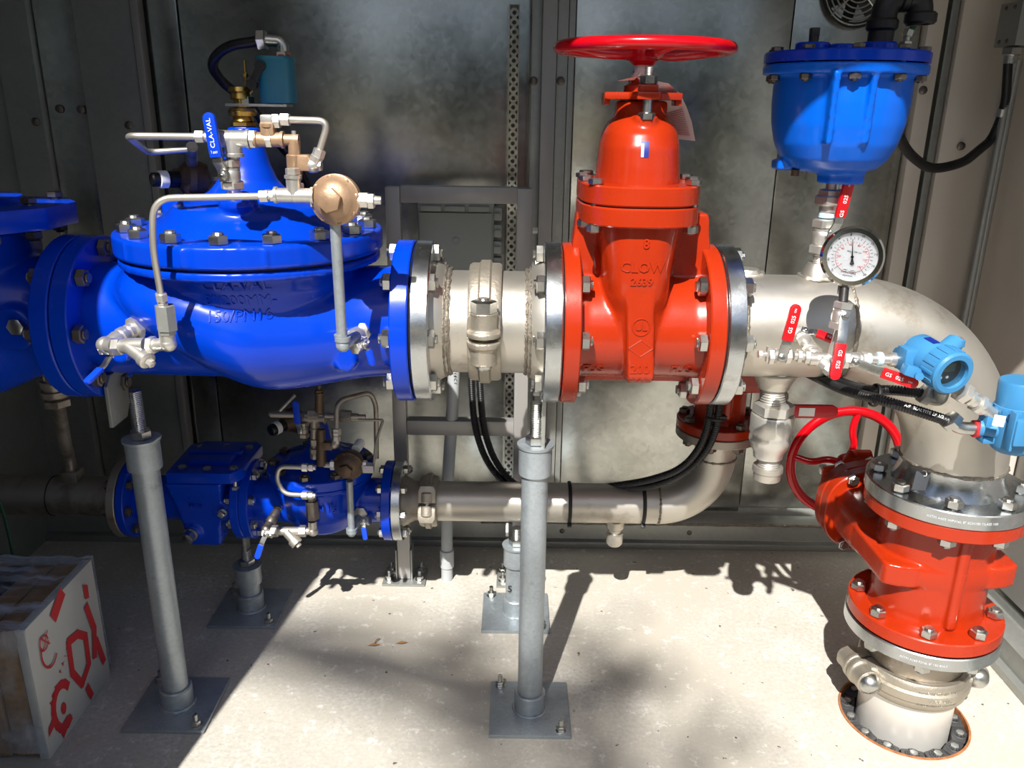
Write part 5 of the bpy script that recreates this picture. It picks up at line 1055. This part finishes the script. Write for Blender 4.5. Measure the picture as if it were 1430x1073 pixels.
g = G(); g.tube([A(1329, 590, 1.46), A(1290, 577, 1.47), A(1235, 560, 1.50), A(1180, 546, 1.58), A(1130, 522, 1.75), A(1080, 500, 1.95)], .0108, 14, .05, ribs=.005, depth=.10, n=8); put('hose', g, conduit, h1)
q = G(); q.text('A/F  SEALTITE EF 1/2', Matrix(), .008, .0002)
pa, pb_ = A(1256, 564, 1.483), A(1322, 585, 1.452); d = (pb_-pa).normalized(); u = V((0, -1, .25)); u = (u-d*u.dot(d)).normalized(); s2 = u.cross(d)
q.v = [(pa+pb_)/2+d*v.x+s2*v.y*1.0+u*(.0112+v.z) for v in q.v]; put('printing', q, white, h1)
h2 = thing('flexible_conduit', 'black ribbed conduit with grey elbow entering underneath the display transmitter', 'conduit', A(1250, 545, 1.55))
g = G(); g.tube([A(1290, 550, 1.50), A(1250, 545, 1.52), A(1205, 545, 1.58), A(1150, 525, 1.75)], .0105, 14, .05, ribs=.005, depth=.10); put('hose', g, conduit, h2)
g = G(); d = (A(1296, 553, 1.50)-A(1286, 549, 1.50)).normalized(); g.hexa(A(1286, 549, 1.50), d, .034, .020); g.tube([A(1290, 551, 1.50), A(1312, 560, 1.49), A(1316, 545, 1.48)], .0135, 18, .02); put('elbow', g, galvd, h2)
t = thing('cable_tie', 'black cable tie strapping the two ribbed conduits below the main pipe', 'cable tie', A(1222, 556, 1.53)); g = G(); g.torus(A(1222, 552, 1.545), (1, 0, -.2), .022, .002, 28, 6, 2); g.box(A(1222, 560, 1.51), (.008, .008, .010), None, .001); put('strap', g, rubber, t)
# twin black conduits sweeping down behind the main pipe and along the bypass
for k, lab in ((0, 'black ribbed conduit looping behind the bypass pipe, inner of the twin pair'), (1, 'black ribbed conduit looping behind the bypass pipe, outer of the twin pair')):
    t = thing('flexible_conduit', lab, 'conduit', A(985, 640, 2.0))
    o = 12*k; dy = .0
    pts = [A(1003+o*.6-4, 470, 1.93), A(996+o-2, 560, 1.98), A(985+o, 615, 2.0), A(955+o, 655, 2.04), A(905+o, 672+k*8, 2.09), A(850, 680+k*4, 2.165), A(790, 686+k*6, 2.225), A(712+o, 684, 2.24), A(680+o, 648, 2.26), A(663+o, 600, 2.28), A(658+o, 540, 2.29), A(657+o, 470, 2.30)]
    g = G(); g.tube(pts, .0105, 12, .08, ribs=.006, depth=.12, n=8); put('hose', g, conduit, t)
t = thing('cable_tie', 'black cable tie binding the twin conduits beside the red riser valve', 'cable tie', A(1000, 585, 1.97)); g = G(); g.torus(A(1001, 583, 1.985), ZA, .024, .002, 28, 6, 2); g.box(A(1010, 583, 1.96), (.02, .006, .006), None, .001); put('strap', g, rubber, t)

# ================================================================ RIGHT WALL FITTINGS
rb = thing('junction_box', 'metal wall junction box at the top right corner with conduits below', 'electrical box', A(1402, 40, 2.2))
fx = 1.32; q0, q1, q2 = A(1387, 67, X=fx), A(1417, 64, X=fx), A(1391, 8, X=fx)
g = G(); yn, yf = min(q0.y, q1.y), max(q0.y, q1.y); g.box(((fx+RX-.03)/2, (yn+yf)/2, (q0.z+q2.z)/2), (RX-.03-fx, yf-yn, q2.z-q0.z), None, .003); put('box', g, galvd, rb)
for fy_, fz in ((.25, .12), (.6, .12), (.3, .88), (.7, .88)):
    inst('screw', sme, frame((fx, yf+(yn-yf)*fy_, q0.z+(q2.z-q0.z)*fz), (-1, 0, 0)) @ Matrix.Scale(.5, 4), rb)
yc = (yn+yf)/2
g = G(); q = A(1412, 78, yn+.03); g.hexa(q+ZA*.022, -ZA, .045, .022); g.cyl(q, q-ZA*.02, .018); put('conduit_connector', g, zinc, rb)
h3 = thing('flexible_conduit', 'black conduit hanging in a loop from the wall box to behind the air valve', 'conduit', A(1310, 236, 2.2))
g = G(); g.tube([A(1408, 84, yn+.03), A(1404, 150, yn+.04), A(1385, 195, yn+.06), A(1345, 228, 2.25), A(1300, 238, 2.22), A(1268, 215, 2.15), A(1250, 180, 2.05), A(1240, 120, 1.98)], .0125, 14, .09, ribs=.006, depth=.08, n=8); put('hose', g, conduit, h3)
g = G(); q, q_ = A(1397.5, 163, yn+.045), A(1400.5, 152, yn+.042); g.cyl(q, q_, .0138, seg=18); put('clip_band', g, zinc, h3)
for px_, pt_, r_ in ((1416, 84, .011), (1422, 84, .011)):
    t = thing('conduit_pipe', 'thin grey metal conduit running down the right wall, '+('left one' if px_ == 1416 else 'right one')+' of the pair', 'conduit', A(px_-14, 300, yn+.05))
    g = G(); a = A(px_, pt_, yn+.04); g.cyl(a, (a.x, a.y, .12), r_, seg=14); put('pipe', g, galvd, t)

# ================================================================ WRAPPED BOX, WIRE, DEBRIS
bxx, by0, by1, bz = -1.05, 1.525, 1.825, .347
wx = thing('wrapped_package', 'film-wrapped board package with red printed lettering on the floor at lower left', 'package', (-1.3, 1.68, 0))
g = G(); g.box((bxx-.012, (by0+by1)/2, bz/2), (.022, by1-by0, bz), None, .002); fb = put('printed_board', g, hardb, wx, 'grey-white board with red lettering')
for k in range(7):
    g = G(); g.box((bxx-.055-.062*k, (by0+by1)/2+random.uniform(-.004, .004), bz/2-.003), (.054, by1-by0-.012, bz-.012-.006*(k % 3)), None, .002); put('board', g, chip if k < 2 or k % 3 == 0 else blackiron, wx)
def side(y, z): return V((bxx+.0004, by0+(by1-by0)*y, bz*z))
g = G()
lift = [0]
def poly(pts): lift[0] += .00006; g.add([side(*p)+X*lift[0] for p in pts], [list(range(len(pts)))])
def stroke(pts, wv):
    for (a, b), (c, d) in zip(pts, pts[1:]):
        L = math.hypot(c-a, d-b); nx, ny = -(d-b)/L*wv, (c-a)/L*wv; ex_, ey_ = (c-a)/L*wv*.5, (d-b)/L*wv*.5
        poly([(a+nx-ex_, b+ny-ey_), (c+nx+ex_, d+ny+ey_), (c-nx+ex_, d-ny+ey_), (a-nx-ex_, b-ny-ey_)])
arc = lambda cx_, cy_, rx, ry, a0, a1, n=12: [(cx_+rx*math.cos(a0+(a1-a0)*k/n), cy_+ry*math.sin(a0+(a1-a0)*k/n)) for k in range(n+1)]
stroke(arc(.27, .24, .13, .16, .6, 5.2), .032); poly([(.20, .02), (.36, .10), (.30, .14), (.17, .12)]); poly(arc(.27, .22, .035, .045, 0, 2*pi)); poly([(.03, .16), (.16, .20), (.16, .27), (.05, .22)])
stroke([(.48, .62), (.46, .38), (.56, .22), (.70, .30), (.72, .52), (.62, .60), (.48, .62)], .032); stroke([(.62, .15), (.66, .05)], .03)
stroke([(.80, .72), (.86, .50), (.80, .30)], .034); stroke([(.86, .40), (.92, .18)], .032); poly([(.80, .90), (.87, .86), (.86, .76), (.80, .78)])
stroke([(.36, .90), (.50, .99)], .05); 
stroke(arc(.18, .80, .055, .05, 0, 6.0), .006); stroke(arc(.22, .72, .10, .12, 2.6, 5.6), .008); stroke([(.14, .86), (.24, .76)], .005); stroke([(.24, .86), (.14, .76)], .005)
put('printing', g, inkred, wx)
g = G()
for k, ch in enumerate('ADA FAITA'): 
    g.text(ch, Matrix(((0, 0, 1, bxx+.0005), (.6, -.8, 0, by0+.04+.014*k), (.8, .6, 0, .125+.011*k), (0, 0, 0, 1))), .016, .0002)
put('printing', g, inkred, wx)
g = G(); K, J = 26, 10; pr = [(by1+.004, .03), (by1+.006, .2), (by1+.004, bz+.004), (by1-.05, bz+.012), (1.70, bz+.010), (by0+.05, bz+.008), (by0-.004, bz+.003), (by0-.010, .2), (by0-.005, .02)]
vs = []
for k in range(K+1):
    x = bxx+.002-.45*k/K
    for (y, z) in pr: vs.append((x+random.uniform(-.003, .003), y+random.uniform(-.004, .004), z+random.uniform(-.003, .005)))
n_ = len(pr); g.add(vs, [[k*n_+j, k*n_+j+1, (k+1)*n_+j+1, (k+1)*n_+j] for k in range(K) for j in range(n_-1)]); put('stretch_film', g, film, wx, 'clear crinkled stretch film', 60)
gw = thing('green_wire', 'thin green wire curving down to the floor at the left edge', 'wire', A(10, 720, 1.95)); g = G(); g.tube([A(-6, 690, 1.92), A(4, 712, 1.92), A(12, 745, 1.92), A(20, 785, 1.92)], .004, 8, .05); put('wire', g, greywire, gw)
for px_, py_, lab in ((522, 902, 'curled dry leaf bit on the sunlit floor, leftmost of the debris'), (561, 899, 'tiny brown leaf fragment on the sunlit floor beside the curled one')):
    p = A(px_, py_, Z=.003); t = thing('dry_leaf', lab, 'leaf', p); g = G(); L = .018
    g.add([p+V((-L, 0, 0)), p+V((0, .004, .006)), p+V((L, .006, 0)), p+V((.002, -.004, .003))], [[0, 1, 2, 3]])
    if px_ == 522: g.tube([p, p+V((.004, .02, .006)), p+V((.012, .03, .002))], .0015, 5, .01)
    put('blade', g, dryleaf, t)
# ================================================================ TREES OUTSIDE (behind the viewpoint)
def tree(label, x, y, h, crowns, n):
    t = thing('tree', label, 'tree', (x, y, -.03)); g = G(); g.cyl((x, y, -.03), (x, y, h), .22, .1, seg=12)
    for c, r in crowns: g.tube([V((x, y, h*.6)), V(c)], .06, 8, .1)
    put('trunk', g, barkm, t)
    g = G(); rnd = random.Random(int(x*10+y*7))
    for c, r in crowns:
        for k in range(int(n*r*r)):
            while 1:
                p = V((rnd.uniform(-1, 1), rnd.uniform(-1, 1), rnd.uniform(-1, 1)))
                if .2 < p.length < 1: break
            p = V(c)+V((p.x*r, p.y*r, p.z*r*.75)); u = V((rnd.gauss(0, 1), rnd.gauss(0, 1), rnd.gauss(0, 1))).normalized(); v = u.orthogonal().normalized(); s_ = rnd.uniform(.10, .2)
            g.add([p-u*s_, p+v*s_*.5, p+u*s_, p-v*s_*.5], [[0, 1, 2, 3]])
    put('foliage', g, leafm, t, kind='stuff')
for k, (x, y, h, s_) in enumerate(((-11, -13, 4, 3.0), (-5.5, -15, 4.5, 3.2), (0.5, -16, 4, 3.2), (5.5, -15, 3.6, 3.0), (-15, -6, 4, 3.0), (-8, -9, 4, 2.6))):
    rnd = random.Random(k); cr = [((x+rnd.uniform(-1.6, 1.6), y+rnd.uniform(-1, 1), h+rnd.uniform(-2.6, 1.6)), s_*rnd.uniform(.55, .8)) for _ in range(8)]
    tree('leafy tree outside behind the viewpoint, %s' % ('far left of centre,left of centre,straight behind,right of centre,farthest left,nearest on the left'.split(',')[k]), x, y, h, cr, 230)

def sun_branch(label, x, y, spots):
    t = thing('tree', label, 'tree', (x, y, -.03)); g = G(); g.cyl((x, y, -.03), (x-.1, y+.2, 13), .24, .08, seg=12); lf = G(); rnd = random.Random(5)
    for px, py, r, n in spots:
        p = A(px, py, Z=0); q = p-SUN*15.5; g.tube([V((x-.1, y+.1, 11.2+rnd.uniform(-1, 1))), (q+V((x, y, 12)))/2+V((0, 0, .4)), q], .02, 6, .3)
        for k in range(n):
            c = q+V((rnd.gauss(0, r), rnd.gauss(0, r), rnd.gauss(0, r))); u = V((rnd.gauss(0, 1), rnd.gauss(0, 1), rnd.gauss(0, .5))).normalized(); v = u.cross(SUN).normalized(); s_ = rnd.uniform(.05, .09)
            lf.add([c-u*s_, c+v*s_*.5, c+u*s_, c-v*s_*.5], [[0, 1, 2, 3]])
    put('trunk', g, barkm, t); put('foliage', lf, leafm, t, kind='stuff')
sun_branch('tall thin tree outside whose high branches dapple the sunlit floor', -4.6, -8.6, [(640, 930, .08, 9), (690, 1055, .10, 20), (800, 1050, .10, 20), (835, 970, .08, 13), (870, 915, .06, 6), (980, 1065, .10, 10), (730, 970, .08, 9)])

# ---- repeats share a group phrase
GR = {'ball_valve': 'lever ball valves on the pipework', 'pilot_tube': 'bent pilot tubes', 'pipe_support': 'galvanised pipe supports', 'flexible_conduit': 'black flexible conduits', 'gate_valve': 'vermilion gate valves', 'pipe_coupling': 'grooved pipe couplings', 'pipe_spool': 'short steel spool pipes', 'cable_tie': 'black cable ties', 'conduit_pipe': 'grey conduits on the right wall', 'tree': 'trees outside behind the viewpoint', 'pipe_tee': 'pilot line tees', 'pilot_regulator': 'bronze pilot regulators', 'pilot_strainer': 'steel y-strainers', 'pilot_pipe': 'straight pilot drop pipes', 'transmitter': 'light blue transmitters', 'control_valve': 'cobalt blue control valves', 'dry_leaf': 'leaf bits on the floor', 'bypass_pipe': 'bypass pipes', 'junction_box': 'electrical junction boxes'}
for o in col.objects:
    k = o.name.split('.')[0]
    if o.parent is None and o.get('category') and k in GR: o['group'] = GR[k]
